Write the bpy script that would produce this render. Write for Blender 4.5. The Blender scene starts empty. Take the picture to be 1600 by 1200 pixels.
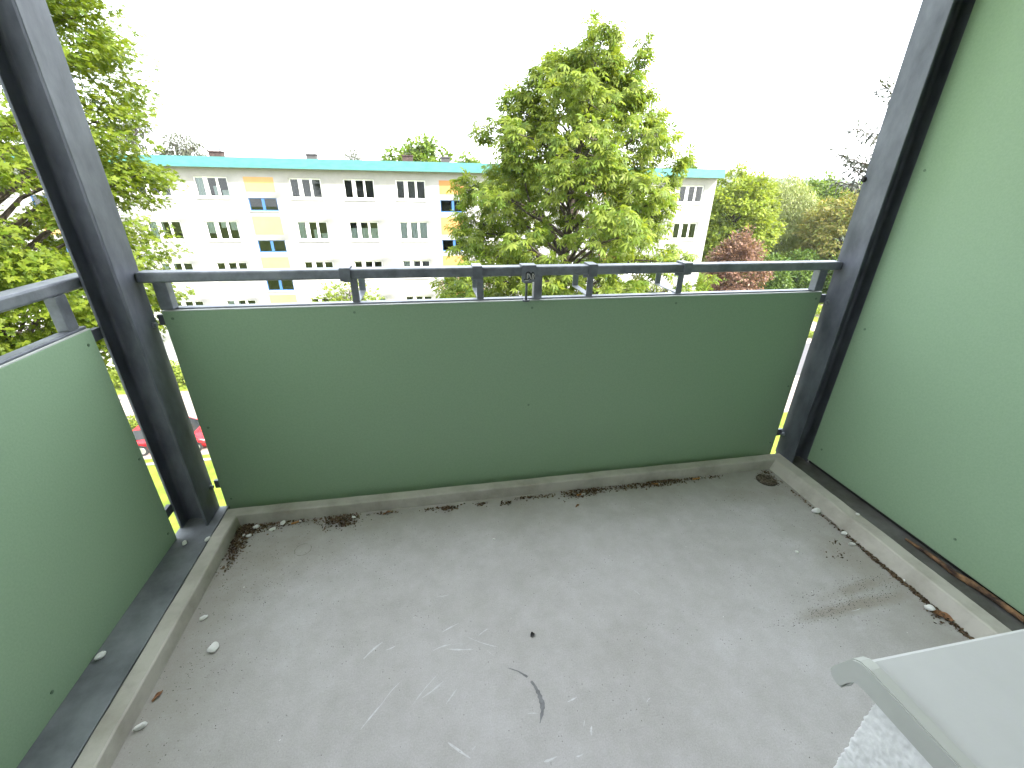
import bpy, bmesh, math, random
import numpy as np
from mathutils import Vector, Matrix

R = math.radians
sc = bpy.context.scene
C = sc.collection

# ------------------------------------------------------------------ camera
CAM_H = 1.28
cam = bpy.data.cameras.new('camera')
cam.sensor_width = 36.0
cam.lens = 15.1
cam.clip_start = 0.02
cam.clip_end = 6000
cam_o = bpy.data.objects.new('camera', cam)
C.objects.link(cam_o)
_yaw, _pit, _rol = R(-10.84), R(24.93), R(1.03)
_f = Vector((-math.sin(_yaw) * math.cos(_pit), math.cos(_yaw) * math.cos(_pit), -math.sin(_pit)))
_r = Vector((math.cos(_yaw), math.sin(_yaw), 0))
_u = _r.cross(_f)
_r2 = math.cos(_rol) * _r + math.sin(_rol) * _u
_u2 = -math.sin(_rol) * _r + math.cos(_rol) * _u
cam_o.matrix_world = Matrix(((_r2.x, _u2.x, -_f.x, 0), (_r2.y, _u2.y, -_f.y, 0), (_r2.z, _u2.z, -_f.z, CAM_H), (0, 0, 0, 1)))
sc.camera = cam_o

# ------------------------------------------------------------------ sky, sun, exposure
SUN = Vector((0.58, -0.45, 0.60)).normalized()          # direction towards the sun
SUN_EL = math.asin(SUN.z)
SUN_AZ = math.atan2(SUN.x, SUN.y)
world = bpy.data.worlds.new('World')
sc.world = world
world.use_nodes = True
wn, wl = world.node_tree.nodes, world.node_tree.links
for n in list(wn): wn.remove(n)
w_out = wn.new('ShaderNodeOutputWorld')
w_bg = wn.new('ShaderNodeBackground')
w_sky = wn.new('ShaderNodeTexSky')
w_sky.sky_type = 'NISHITA'
w_sky.sun_disc = False
w_sky.sun_elevation = SUN_EL
w_sky.sun_rotation = SUN_AZ
w_sky.air_density = 1.0
w_sky.dust_density = 4.0
w_sky.ozone_density = 1.0
# a thin even veil of bright haze over the whole sky
w_mix = wn.new('ShaderNodeMix'); w_mix.data_type = 'RGBA'
w_mix.inputs[0].default_value = 0.7
w_mix.inputs[7].default_value = (5.6, 5.75, 5.9, 1)
wl.new(w_sky.outputs[0], w_mix.inputs[6])
wl.new(w_mix.outputs[2], w_bg.inputs[0])
w_bg.inputs[1].default_value = 0.15
wl.new(w_bg.outputs[0], w_out.inputs[0])
sun = bpy.data.lights.new('sun', 'SUN')
sun.energy = 2.2
sun.angle = R(0.6)
sun.color = (1.0, 0.95, 0.87)
sun_o = bpy.data.objects.new('sun', sun)
C.objects.link(sun_o)
sun_o.rotation_euler = (-SUN).to_track_quat('-Z', 'Y').to_euler()
sun_o.location = (0, 0, 30)
sc.view_settings.view_transform = 'Standard'
sc.view_settings.look = 'None'
sc.view_settings.gamma = 1
sc.view_settings.use_curve_mapping = False
sc.view_settings.exposure = 2.85
sc.render.engine = 'CYCLES'
sc.cycles.use_denoising = True
sc.cycles.max_bounces = 10
sc.cycles.diffuse_bounces = 5
sc.cycles.glossy_bounces = 4
sc.cycles.transmission_bounces = 6
sc.cycles.transparent_max_bounces = 12
sc.cycles.caustics_reflective = False
sc.cycles.caustics_refractive = False
sc.cycles.sample_clamp_indirect = 8

# ------------------------------------------------------------------ materials
def new_mat(name):
    m = bpy.data.materials.new(name)
    m.use_nodes = True
    nt = m.node_tree
    b = nt.nodes.get('Principled BSDF')
    return m, nt.nodes, nt.links, b

def pmat(name, c1, c2=None, scale=8.0, rough=0.6, metal=0.0, detail=6.0, bump=0.0, bscale=60.0, spec=0.5, stretch=None, lo=0.35, hi=0.65, bdist=0.002):
    m, N, L, b = new_mat(name)
    b.inputs['Roughness'].default_value = rough
    b.inputs['Metallic'].default_value = metal
    b.inputs['Specular IOR Level'].default_value = spec
    if c2 is None:
        b.inputs['Base Color'].default_value = (*c1, 1)
    tc = N.new('ShaderNodeTexCoord')
    mp = N.new('ShaderNodeMapping')
    L.new(tc.outputs['Object'], mp.inputs[0])
    if stretch: mp.inputs['Scale'].default_value = stretch
    if c2 is not None:
        no = N.new('ShaderNodeTexNoise')
        no.inputs['Scale'].default_value = scale
        no.inputs['Detail'].default_value = detail
        no.inputs['Roughness'].default_value = 0.62
        L.new(mp.outputs[0], no.inputs[0])
        cr = N.new('ShaderNodeValToRGB')
        cr.color_ramp.elements[0].position = lo
        cr.color_ramp.elements[1].position = hi
        cr.color_ramp.elements[0].color = (*c1, 1)
        cr.color_ramp.elements[1].color = (*c2, 1)
        L.new(no.outputs[0], cr.inputs[0])
        L.new(cr.outputs[0], b.inputs['Base Color'])
    if bump:
        n2 = N.new('ShaderNodeTexNoise')
        n2.inputs['Scale'].default_value = bscale
        n2.inputs['Detail'].default_value = 4
        L.new(mp.outputs[0], n2.inputs[0])
        bp = N.new('ShaderNodeBump')
        bp.inputs['Strength'].default_value = bump
        bp.inputs['Distance'].default_value = bdist
        L.new(n2.outputs[0], bp.inputs['Height'])
        L.new(bp.outputs[0], b.inputs['Normal'])
    return m

def leaf_mat(name, c1, c2, trans=0.45, gloss=0.25):
    """thin leaf: diffuse + translucent, colour varies from leaf to leaf"""
    m, N, L, b = new_mat(name)
    out = N.get('Material Output')
    geo = N.new('ShaderNodeNewGeometry')
    oi = N.new('ShaderNodeObjectInfo')
    add = N.new('ShaderNodeMath'); add.operation = 'ADD'
    fr = N.new('ShaderNodeMath'); fr.operation = 'FRACT'
    L.new(geo.outputs['Random Per Island'], add.inputs[0])
    L.new(oi.outputs['Random'], add.inputs[1])
    L.new(add.outputs[0], fr.inputs[0])
    cr = N.new('ShaderNodeValToRGB')
    cr.color_ramp.elements[0].color = (*c1, 1)
    cr.color_ramp.elements[1].color = (*c2, 1)
    L.new(fr.outputs[0], cr.inputs[0])
    L.new(cr.outputs[0], b.inputs['Base Color'])
    b.inputs['Roughness'].default_value = 0.5
    b.inputs['Specular IOR Level'].default_value = gloss
    tr = N.new('ShaderNodeBsdfTranslucent')
    mul = N.new('ShaderNodeMix'); mul.data_type = 'RGBA'; mul.blend_type = 'MULTIPLY'
    mul.inputs[0].default_value = 1
    mul.inputs[7].default_value = (1.35, 1.3, 0.7, 1)
    L.new(cr.outputs[0], mul.inputs[6])
    L.new(mul.outputs[2], tr.inputs[0])
    mx = N.new('ShaderNodeMixShader')
    mx.inputs[0].default_value = trans
    L.new(b.outputs[0], mx.inputs[1]); L.new(tr.outputs[0], mx.inputs[2])
    L.new(mx.outputs[0], out.inputs[0])
    return m

def glass_mat(name, tint=(0.75, 0.8, 0.8)):
    m, N, L, b = new_mat(name)
    out = N.get('Material Output')
    N.remove(b)
    tr = N.new('ShaderNodeBsdfTransparent'); tr.inputs[0].default_value = (*tint, 1)
    gl = N.new('ShaderNodeBsdfGlossy'); gl.inputs['Roughness'].default_value = 0.02
    fr = N.new('ShaderNodeFresnel'); fr.inputs[0].default_value = 1.5
    mx = N.new('ShaderNodeMixShader')
    L.new(fr.outputs[0], mx.inputs[0]); L.new(tr.outputs[0], mx.inputs[1]); L.new(gl.outputs[0], mx.inputs[2])
    L.new(mx.outputs[0], out.inputs[0])
    return m

M = {}
def concrete():
    m, N, L, b = new_mat('cast concrete')
    b.inputs['Roughness'].default_value = 0.82
    b.inputs['Specular IOR Level'].default_value = 0.3
    tc = N.new('ShaderNodeTexCoord')
    def noise(s, d=8, r=0.6):
        n = N.new('ShaderNodeTexNoise'); n.inputs['Scale'].default_value = s
        n.inputs['Detail'].default_value = d; n.inputs['Roughness'].default_value = r
        L.new(tc.outputs['Object'], n.inputs[0]); return n
    def ramp(src, p0, p1, c0, c1):
        r = N.new('ShaderNodeValToRGB'); e = r.color_ramp.elements
        e[0].position, e[1].position = p0, p1
        e[0].color, e[1].color = (*c0, 1), (*c1, 1)
        L.new(src, r.inputs[0]); return r
    def mix(fac, a, bcol, mode='MIX'):
        x = N.new('ShaderNodeMix'); x.data_type = 'RGBA'; x.blend_type = mode
        if isinstance(fac, float): x.inputs[0].default_value = fac
        else: L.new(fac, x.inputs[0])
        for i, v in ((6, a), (7, bcol)):
            if isinstance(v, tuple): x.inputs[i].default_value = (*v, 1)
            else: L.new(v, x.inputs[i])
        return x.outputs[2]
    base = ramp(noise(2.2, 12, 0.68).outputs[0], 0.3, 0.7, (0.42, 0.404, 0.395), (0.535, 0.518, 0.53)).outputs[0]
    base = mix(1.0, base, ramp(noise(14, 8, 0.7).outputs[0], 0.3, 0.7, (0.90, 0.90, 0.885), (1.06, 1.06, 1.07)).outputs[0], 'MULTIPLY')
    fine = ramp(noise(260, 3, 0.8).outputs[0], 0.32, 0.68, (0.86, 0.86, 0.85), (1.11, 1.11, 1.12)).outputs[0]
    col = mix(1.0, base, fine, 'MULTIPLY')
    # faint pale wipe marks
    wv = noise(9, 4, 0.75)
    col = mix(ramp(wv.outputs[0], 0.62, 0.72, (0, 0, 0), (0.35, 0.35, 0.35)).outputs[0], col, (0.55, 0.555, 0.565))
    # dirt that has gathered towards the kerb: distance to the kerb lines plus noise
    sx = N.new('ShaderNodeSeparateXYZ'); L.new(tc.outputs['Object'], sx.inputs[0])
    def math_(op, a, b_=0.0, c_=None):
        x = N.new('ShaderNodeMath'); x.operation = op
        for i, v in enumerate((a, b_)):
            if isinstance(v, (int, float)): x.inputs[i].default_value = v
            else: L.new(v, x.inputs[i])
        return x.outputs[0]
    dy = math_('SUBTRACT', 1.52, sx.outputs[1])
    dl = math_('ADD', sx.outputs[0], 0.82)
    dr = math_('SUBTRACT', 1.62, sx.outputs[0])
    dm = math_('MINIMUM', math_('MINIMUM', math_('MULTIPLY', dl, 0.9), math_('MULTIPLY', dr, 0.9)), dy)
    nz = noise(5, 8, 0.7).outputs[0]
    dm2 = math_('ADD', dm, math_('MULTIPLY', math_('SUBTRACT', nz, 0.5), 0.55))
    dirt = ramp(dm2, 0.0, 0.28, (0.62, 0.62, 0.62), (0, 0, 0)).outputs[0]
    col = mix(dirt, col, (0.29, 0.275, 0.235))
    # two brown streaks where dirty water dried, near the right kerb
    for (cx, cy, a_, b_, tilt, amt) in ((1.36, 0.775, 0.30, 0.030, 0.04, 0.62), (1.42, 0.835, 0.20, 0.026, 0.10, 0.5), (1.50, 0.95, 0.16, 0.14, 0.0, 0.3), (1.42, 1.36, 0.26, 0.10, 0.0, 0.35), (-0.62, 1.33, 0.28, 0.20, 0.0, 0.35)):
        ux, uy = math_('SUBTRACT', sx.outputs[0], cx), math_('SUBTRACT', sx.outputs[1], cy)
        p_ = math_('DIVIDE', math_('ADD', math_('MULTIPLY', ux, math.cos(tilt)), math_('MULTIPLY', uy, math.sin(tilt))), a_)
        q_ = math_('DIVIDE', math_('SUBTRACT', math_('MULTIPLY', uy, math.cos(tilt)), math_('MULTIPLY', ux, math.sin(tilt))), b_)
        r_ = math_('SQRT', math_('ADD', math_('MULTIPLY', p_, p_), math_('MULTIPLY', q_, q_)))
        r_ = math_('ADD', r_, math_('MULTIPLY', math_('SUBTRACT', noise(11, 7, 0.75).outputs[0], 0.5), 1.6))
        col = mix(ramp(r_, 0.25, 1.05, (amt, amt, amt), (0, 0, 0)).outputs[0], col, (0.27, 0.24, 0.185))
    # small dark specks, thicker near the kerb
    vo = N.new('ShaderNodeTexVoronoi'); vo.inputs['Scale'].default_value = 75
    L.new(tc.outputs['Object'], vo.inputs[0])
    sp = ramp(vo.outputs['Distance'], 0.08, 0.17, (1, 1, 1), (0, 0, 0)).outputs[0]
    spm = ramp(noise(7, 3).outputs[0], 0.50, 0.62, (0, 0, 0), (0.7, 0.7, 0.7)).outputs[0]
    col = mix(mix(1.0, sp, spm, 'MULTIPLY'), col, (0.11, 0.1, 0.085))
    L.new(col, b.inputs['Base Color'])
    n2 = noise(300, 3)
    bp = N.new('ShaderNodeBump'); bp.inputs['Strength'].default_value = 0.12; bp.inputs['Distance'].default_value = 0.001
    L.new(n2.outputs[0], bp.inputs['Height']); L.new(bp.outputs[0], b.inputs['Normal'])
    return m
M['concrete'] = concrete()
M['kerb'] = pmat('kerb concrete', (0.33, 0.31, 0.265), (0.50, 0.48, 0.43), 7, 0.85, bump=0.3, bscale=90, lo=0.3, hi=0.6)
M['steel'] = pmat('galvanised steel', (0.062, 0.070, 0.09), (0.145, 0.156, 0.19), 9, 0.5, 0.2, 8, bump=0.12, bscale=120, stretch=(1, 1, 0.45))
M['steel_rail'] = pmat('galvanised rail', (0.13, 0.142, 0.165), (0.23, 0.248, 0.28), 14, 0.42, 0.35, 8, bump=0.1, bscale=140)
M['steel_beam'] = pmat('weathered beam', (0.10, 0.11, 0.125), (0.26, 0.28, 0.30), 7, 0.62, 0.2, 9, bump=0.15, bscale=70, lo=0.3, hi=0.72)
M['steel_grime'] = pmat('grimy beam', (0.075, 0.072, 0.062), (0.15, 0.15, 0.145), 7, 0.75, 0.1, 9, bump=0.4, bscale=50)
M['panel'] = pmat('green board', (0.26, 0.382, 0.25), (0.286, 0.412, 0.272), 160, 0.42, 0, 3, bump=0.3, bscale=260, spec=0.35, bdist=0.0012)
M['edge'] = pmat('pale edge strip', (0.5, 0.52, 0.5), rough=0.5)
M['screw'] = pmat('screw head', (0.15, 0.235, 0.155), rough=0.45, metal=0.3)
M['dark'] = pmat('gap shade black', (0.02, 0.02, 0.02), rough=0.9)  # near-black that stands in for shade in the gap under the screen
M['stucco'] = pmat('white stucco', (0.70, 0.71, 0.71), (0.80, 0.81, 0.81), 30, 0.9, bump=0.15, bscale=420, spec=0.2)
M['sill'] = pmat('powder coated sill', (0.475, 0.487, 0.485), (0.53, 0.54, 0.54), 5, 0.42, bump=0.05, bscale=300)
M['cap'] = pmat('plastic end cap', (0.40, 0.42, 0.39), (0.45, 0.465, 0.44), 12, 0.5)
M['render_white'] = pmat('white render', (0.30, 0.295, 0.298), (0.335, 0.33, 0.333), 2, 0.9, bump=0.2, bscale=14, spec=0.2)
M['teal'] = pmat('turquoise fascia', (0.035, 0.15, 0.145), (0.055, 0.185, 0.18), 1.5, 0.6, stretch=(1, 1, 3))
M['lemon'] = pmat('lemon facade paint', (0.40, 0.245, 0.10), (0.43, 0.27, 0.115), 1, 0.85)
M['orange'] = pmat('orange facade paint', (0.40, 0.19, 0.065), (0.43, 0.21, 0.075), 1, 0.85)
M['pvc'] = pmat('white window frame', (0.78, 0.78, 0.77), rough=0.4)
M['bluef'] = pmat('blue window frame', (0.035, 0.11, 0.27), rough=0.45)
M['glass'] = glass_mat('window glass')
M['curtain'] = pmat('net curtain', (0.75, 0.76, 0.75), rough=0.9)
M['inside'] = pmat('room inside', (0.10, 0.10, 0.11), rough=0.9)
M['ledge'] = pmat('stone ledge', (0.42, 0.41, 0.4), rough=0.8)
M['brick'] = pmat('chimney brick', (0.02, 0.013, 0.011), (0.075, 0.05, 0.042), 6, 0.9)
M['slate'] = pmat('roof felt', (0.04, 0.04, 0.04), (0.07, 0.07, 0.07), 1, 0.95)
M['bark'] = pmat('bark', (0.025, 0.02, 0.015), (0.07, 0.055, 0.042), 6, 0.9, bump=0.5, bscale=12, stretch=(1, 1, 0.3), bdist=0.02)
M['birchbark'] = pmat('birch bark', (0.35, 0.34, 0.31), (0.62, 0.6, 0.56), 5, 0.85)
M['leaf_chestnut'] = leaf_mat('chestnut leaf', (0.085, 0.145, 0.018), (0.19, 0.235, 0.035))
M['leaf_maple'] = leaf_mat('maple leaf', (0.07, 0.12, 0.010), (0.16, 0.205, 0.02), 0.5)
M['leaf_dark'] = leaf_mat('dark leaf', (0.035, 0.04, 0.036), (0.065, 0.072, 0.06), 0.25)
M['leaf_bright'] = leaf_mat('bright leaf', (0.11, 0.165, 0.02), (0.185, 0.225, 0.034), 0.35)
M['leaf_corner'] = leaf_mat('corner tree leaf', (0.15, 0.215, 0.026), (0.235, 0.275, 0.042), 0.4)
M['leaf_birch'] = leaf_mat('birch leaf', (0.16, 0.20, 0.06), (0.235, 0.265, 0.095), 0.35)
M['leaf_mid'] = leaf_mat('mid green leaf', (0.075, 0.14, 0.02), (0.16, 0.22, 0.034), 0.35)
M['leaf_rust'] = leaf_mat('rusty leaf', (0.13, 0.165, 0.032), (0.24, 0.20, 0.06), 0.35)
M['leaf_copper'] = leaf_mat('copper leaf', (0.09, 0.042, 0.033), (0.25, 0.155, 0.105), 0.3)
M['leaf_sparse'] = leaf_mat('grey green leaf', (0.06, 0.07, 0.05), (0.10, 0.11, 0.075), 0.4)
M['leaf_shrub'] = leaf_mat('shrub leaf', (0.04, 0.085, 0.015), (0.12, 0.18, 0.03), 0.3)
M['blossom'] = pmat('chestnut blossom', (0.30, 0.20, 0.14), (0.42, 0.33, 0.24), 60, 0.8)
M['grass'] = pmat('lawn', (0.10, 0.15, 0.02), (0.18, 0.23, 0.035), 1.6, 0.95, bump=0.8, bscale=30, bdist=0.05, spec=0.1)
M['paving'] = pmat('pinkish paving', (0.23, 0.185, 0.165), (0.29, 0.24, 0.215), 2, 0.9)
M['asphalt'] = pmat('asphalt', (0.06, 0.06, 0.065), (0.09, 0.09, 0.097), 3, 0.9)
M['kerbstone'] = pmat('kerb stone', (0.26, 0.25, 0.24), (0.33, 0.32, 0.31), 4, 0.9)
M['hill'] = pmat('distant fields and woods', (0.014, 0.026, 0.016), (0.045, 0.058, 0.03), 0.012, 0.95, stretch=(1, 3, 1))
M['red'] = pmat('red car paint', (0.42, 0.012, 0.02), rough=0.25)
M['tyre'] = pmat('tyre rubber', (0.02, 0.02, 0.02), rough=0.8)
M['rim'] = pmat('alloy rim', (0.5, 0.5, 0.52), rough=0.35, metal=0.8)
M['carglass'] = pmat('car window', (0.015, 0.018, 0.02), rough=0.06)
M['lamp'] = pmat('headlamp lens', (0.75, 0.75, 0.75), rough=0.15)
M['pebble'] = pmat('white pebble', (0.72, 0.72, 0.70), (0.82, 0.82, 0.81), 30, 0.6)
M['litter'] = leaf_mat('brown litter', (0.035, 0.024, 0.016), (0.19, 0.135, 0.09), 0.05, 0.1)
M['speck'] = pmat('dirt speck', (0.035, 0.03, 0.025), (0.1, 0.09, 0.075), 90, 0.95)
M['filter'] = pmat('cigarette filter', (0.42, 0.2, 0.07), (0.52, 0.28, 0.11), 120, 0.8)
M['cigpaper'] = pmat('cigarette paper', (0.62, 0.6, 0.56), rough=0.8)
M['ash'] = pmat('burnt end', (0.03, 0.03, 0.03), rough=0.9)
M['twig'] = pmat('dead wood', (0.035, 0.02, 0.014), (0.34, 0.19, 0.09), 11, 0.85, lo=0.42, hi=0.6, stretch=(1, 1, 1))
M['dryleaf'] = pmat('dry leaf', (0.16, 0.07, 0.03), (0.3, 0.15, 0.07), 40, 0.8)
M['drytwig'] = leaf_mat('drain twigs', (0.05, 0.04, 0.03), (0.30, 0.25, 0.2), 0.05, 0.1)
M['wornspot'] = pmat('worn grey patch', (0.17, 0.17, 0.18), (0.25, 0.25, 0.265), 60, 0.9)
M['scratch'] = pmat('pale scratch', (0.54, 0.54, 0.55), (0.67, 0.67, 0.685), 90, 0.85)
M['ringmark'] = pmat('ring mark', (0.22, 0.215, 0.19), rough=0.9)
M['white_paint'] = pmat('road marking', (0.75, 0.75, 0.73), rough=0.8)
M['black'] = pmat('black paint', (0.012, 0.012, 0.014), rough=0.6)
M['plaster'] = pmat('room plaster', (0.7, 0.69, 0.67), rough=0.9)

# ------------------------------------------------------------------ helpers
def tag(o, label=None, cat=None, group=None, kind=None):
    if label: o['label'] = label
    if cat: o['category'] = cat
    if group: o['group'] = group
    if kind: o['kind'] = kind
    return o

def thing(name, label, cat, loc=(0, 0, 0), rz=0.0, group=None):
    o = bpy.data.objects.new(name, None)
    o.empty_display_size = 0.1
    C.objects.link(o)
    o.location = loc
    o.rotation_euler = (0, 0, rz)
    return tag(o, label, cat, group)

def link(name, mesh, parent=None, loc=None):
    o = bpy.data.objects.new(name, mesh)
    C.objects.link(o)
    if parent is not None: o.parent = parent
    if loc is not None: o.location = loc
    return o

class MB:
    """collects shapes into one bmesh; origin is taken off so that world coordinates can be given"""
    def __init__(s, origin=(0, 0, 0)):
        s.bm = bmesh.new(); s.o = Vector(origin)
    def box(s, a, b, bevel=0.0, seg=2):
        t = bmesh.new()
        bmesh.ops.create_cube(t, size=1)
        a, b = Vector(a), Vector(b)
        mid, d = (a + b) / 2, b - a
        for v in t.verts: v.co = Vector((v.co.x * d.x, v.co.y * d.y, v.co.z * d.z)) + mid
        if bevel:
            bmesh.ops.bevel(t, geom=t.edges[:], offset=bevel, segments=seg, profile=0.5, affect='EDGES')
        s.merge(t); return s
    def merge(s, t, mat=None):
        if mat is not None: t.transform(mat)
        me = bpy.data.meshes.new('tmp'); t.to_mesh(me); t.free()
        s.bm.from_mesh(me); bpy.data.meshes.remove(me)
    def tube(s, pts, rad, n=8, caps=True):
        pts = [Vector(p) for p in pts]
        if isinstance(rad, (int, float)): rad = [rad] * len(pts)
        rings = []
        up = Vector((0, 0, 1))
        for i, p in enumerate(pts):
            t = (pts[min(i + 1, len(pts) - 1)] - pts[max(i - 1, 0)]).normalized()
            ref = up if abs(t.dot(up)) < 0.95 else Vector((1, 0, 0))
            x = t.cross(ref).normalized(); y = t.cross(x)
            rings.append([s.bm.verts.new(p + (x * math.cos(k * 2 * math.pi / n) + y * math.sin(k * 2 * math.pi / n)) * rad[i]) for k in range(n)])
        for a, b in zip(rings, rings[1:]):
            for k in range(n):
                f = s.bm.faces.new((a[k], a[(k + 1) % n], b[(k + 1) % n], b[k])); f.smooth = n > 5
        if caps:
            s.bm.faces.new(list(reversed(rings[0]))); s.bm.faces.new(rings[-1])
        return s
    def prism(s, poly, axis, a, b):
        """poly: 2-D outline; extruded along axis from a to b"""
        def P(u, v, w):
            return {'x': (w, u, v), 'y': (u, w, v), 'z': (u, v, w)}[axis]
        A = [s.bm.verts.new(P(u, v, a)) for u, v in poly]
        B = [s.bm.verts.new(P(u, v, b)) for u, v in poly]
        n = len(poly)
        for k in range(n): s.bm.faces.new((A[k], A[(k + 1) % n], B[(k + 1) % n], B[k]))
        s.bm.faces.new(list(reversed(A))); s.bm.faces.new(B)
        return s
    def mesh(s, name, mat, smooth=False):
        bmesh.ops.recalc_face_normals(s.bm, faces=s.bm.faces[:])
        for v in s.bm.verts: v.co -= s.o
        me = bpy.data.meshes.new(name)
        s.bm.to_mesh(me); s.bm.free()
        me.materials.append(mat)
        if smooth:
            for p in me.polygons: p.use_smooth = True
        return me
    def build(s, name, mat, parent=None, smooth=False):
        return link(name, s.mesh(name, mat, smooth), parent)

def np_mesh(name, V, F, mat, smooth=False):
    """V (n,3), F (m,k) -> mesh, quickly"""
    V = np.asarray(V, np.float32); F = np.asarray(F, np.int32)
    me = bpy.data.meshes.new(name)
    m, k = F.shape
    me.vertices.add(len(V)); me.vertices.foreach_set('co', V.ravel())
    me.loops.add(m * k); me.loops.foreach_set('vertex_index', F.ravel())
    me.polygons.add(m)
    me.polygons.foreach_set('loop_start', np.arange(0, m * k, k, dtype=np.int32))
    me.polygons.foreach_set('loop_total', np.full(m, k, np.int32))
    if smooth: me.polygons.foreach_set('use_smooth', np.ones(m, bool))
    me.update(calc_edges=True)
    me.materials.append(mat)
    return me

def frames(D, Nn):
    D = D / np.linalg.norm(D, axis=1, keepdims=True)
    Z = Nn - (Nn * D).sum(1, keepdims=True) * D
    Z /= np.linalg.norm(Z, axis=1, keepdims=True) + 1e-9
    Y = np.cross(Z, D)
    return np.stack([D, Y, Z], 1)           # rows: local x, y, z

def scatter(TV, TF, P, D, Nn, S):
    """instances of a template (TV, TF) at P, x along D, z towards Nn, scaled by S"""
    B = frames(D, Nn)
    V = np.einsum('kj,njc->nkc', TV, B) * S[:, None, None] + P[:, None, :]
    n, k = len(P), len(TV)
    F = (TF[None] + (np.arange(n) * k)[:, None, None]).reshape(-1, TF.shape[1])
    return V.reshape(-1, 3), F

# leaf templates: unit length, x along the leaf
def t_palmate(nl=6):
    V, F = [(0, 0, 0)], []
    for i in range(nl):
        a = R(-112 + 224 * i / (nl - 1))
        l = 0.62 - 0.24 * abs(i - (nl - 1) / 2) / ((nl - 1) / 2)
        c, s_ = math.cos(a), math.sin(a)
        w = 0.155 * l
        k = len(V)
        for (x, y, z) in ((0.62 * l, -w, -0.03), (l, 0, -0.34 * l), (0.62 * l, w, -0.03)):
            V.append((x * c - y * s_, x * s_ + y * c, z - 0.05))
        F.append((0, k, k + 1, k + 2))
    return np.array(V, float), np.array(F)
def t_lobed():
    V, F = [(0, 0, 0)], []
    ang = (-125, -62, 0, 62, 125); ln = (0.36, 0.52, 0.62, 0.52, 0.36)
    for a, l in zip(ang, ln):
        k = len(V); a = R(a)
        for d, q in ((-28, 0.62), (0, 1), (28, 0.62)):
            b = a + R(d); V.append((l * q * math.cos(b), l * q * math.sin(b), -0.10 * q * q * l - (0.03 if d else 0)))
        F.append((0, k, k + 1, k + 2))
    return np.array(V, float), np.array(F)
def t_simple():
    return np.array([(0, 0, 0), (0.5, -0.3, 0.06), (1, 0, -0.05), (0.5, 0.3, 0.06)], float), np.array([(0, 1, 2, 3)])
def t_slim():
    return np.array([(0, 0, 0), (0.45, -0.16, 0.03), (1, 0, -0.05), (0.45, 0.16, 0.03)], float), np.array([(0, 1, 2, 3)])

def unit(rng, n):
    v = rng.normal(size=(n, 3)); return v / np.linalg.norm(v, axis=1, keepdims=True)

def leaves_for(rng, cen, out, n_each, spread, flat, size, droop):
    """leaf positions, directions, normals and sizes for clusters at cen with outward direction out"""
    n = len(cen) * n_each
    c = np.repeat(cen, n_each, 0); o = np.repeat(out, n_each, 0)
    off = unit(rng, n) * (rng.random((n, 1)) ** 0.5) * spread
    off[:, 2] *= flat
    P = c + off
    D = o * 0.5 + off / spread * 0.9 + rng.normal(size=(n, 3)) * 0.35
    D[:, 2] -= droop
    Nn = np.array([0, 0, 1.0]) + rng.normal(size=(n, 3)) * 0.42 + o * 0.35
    S = size * (0.7 + 0.6 * rng.random(n))
    return P, D, Nn, S

def branch_path(a, b, sag, n=5, rng=None, wob=0.0):
    a, b = Vector(a), Vector(b)
    out = []
    for i in range(n + 1):
        t = i / n
        p = a.lerp(b, t); p.z += sag * math.sin(math.pi * t)
        if rng is not None and 0 < i < n:
            p += Vector(rng.normal(size=3)) * wob
        out.append(p)
    return out

def add_leaf_parts(root, base, tmpl, P, D, Nn, S, idx, mat, n_mesh=3):
    """the largest-showing leaves as objects sharing meshes"""
    meshes = []
    rg = np.random.default_rng(5)
    for k in range(n_mesh):
        V = tmpl[0].copy(); V[1:] += rg.normal(size=(len(V) - 1, 3)) * 0.015
        meshes.append(np_mesh('leaf', V, tmpl[1], mat))
    B = frames(D[idx], Nn[idx])
    for j, i in enumerate(idx):
        o = bpy.data.objects.new('leaf', meshes[j % n_mesh])
        C.objects.link(o); o.parent = root
        b = B[j] * S[i]
        p = P[i] - np.array(base)
        o.matrix_local = Matrix(((b[0][0], b[1][0], b[2][0], p[0]), (b[0][1], b[1][1], b[2][1], p[1]), (b[0][2], b[1][2], b[2][2], p[2]), (0, 0, 0, 1)))

def crown_obj(root, base, tmpl, P, D, Nn, S, mat):
    V, F = scatter(tmpl[0], tmpl[1], P - np.array(base), D, Nn, S)
    o = link('foliage', np_mesh('foliage', V, F, mat), root)
    o['kind'] = 'stuff'
    return o

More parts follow.
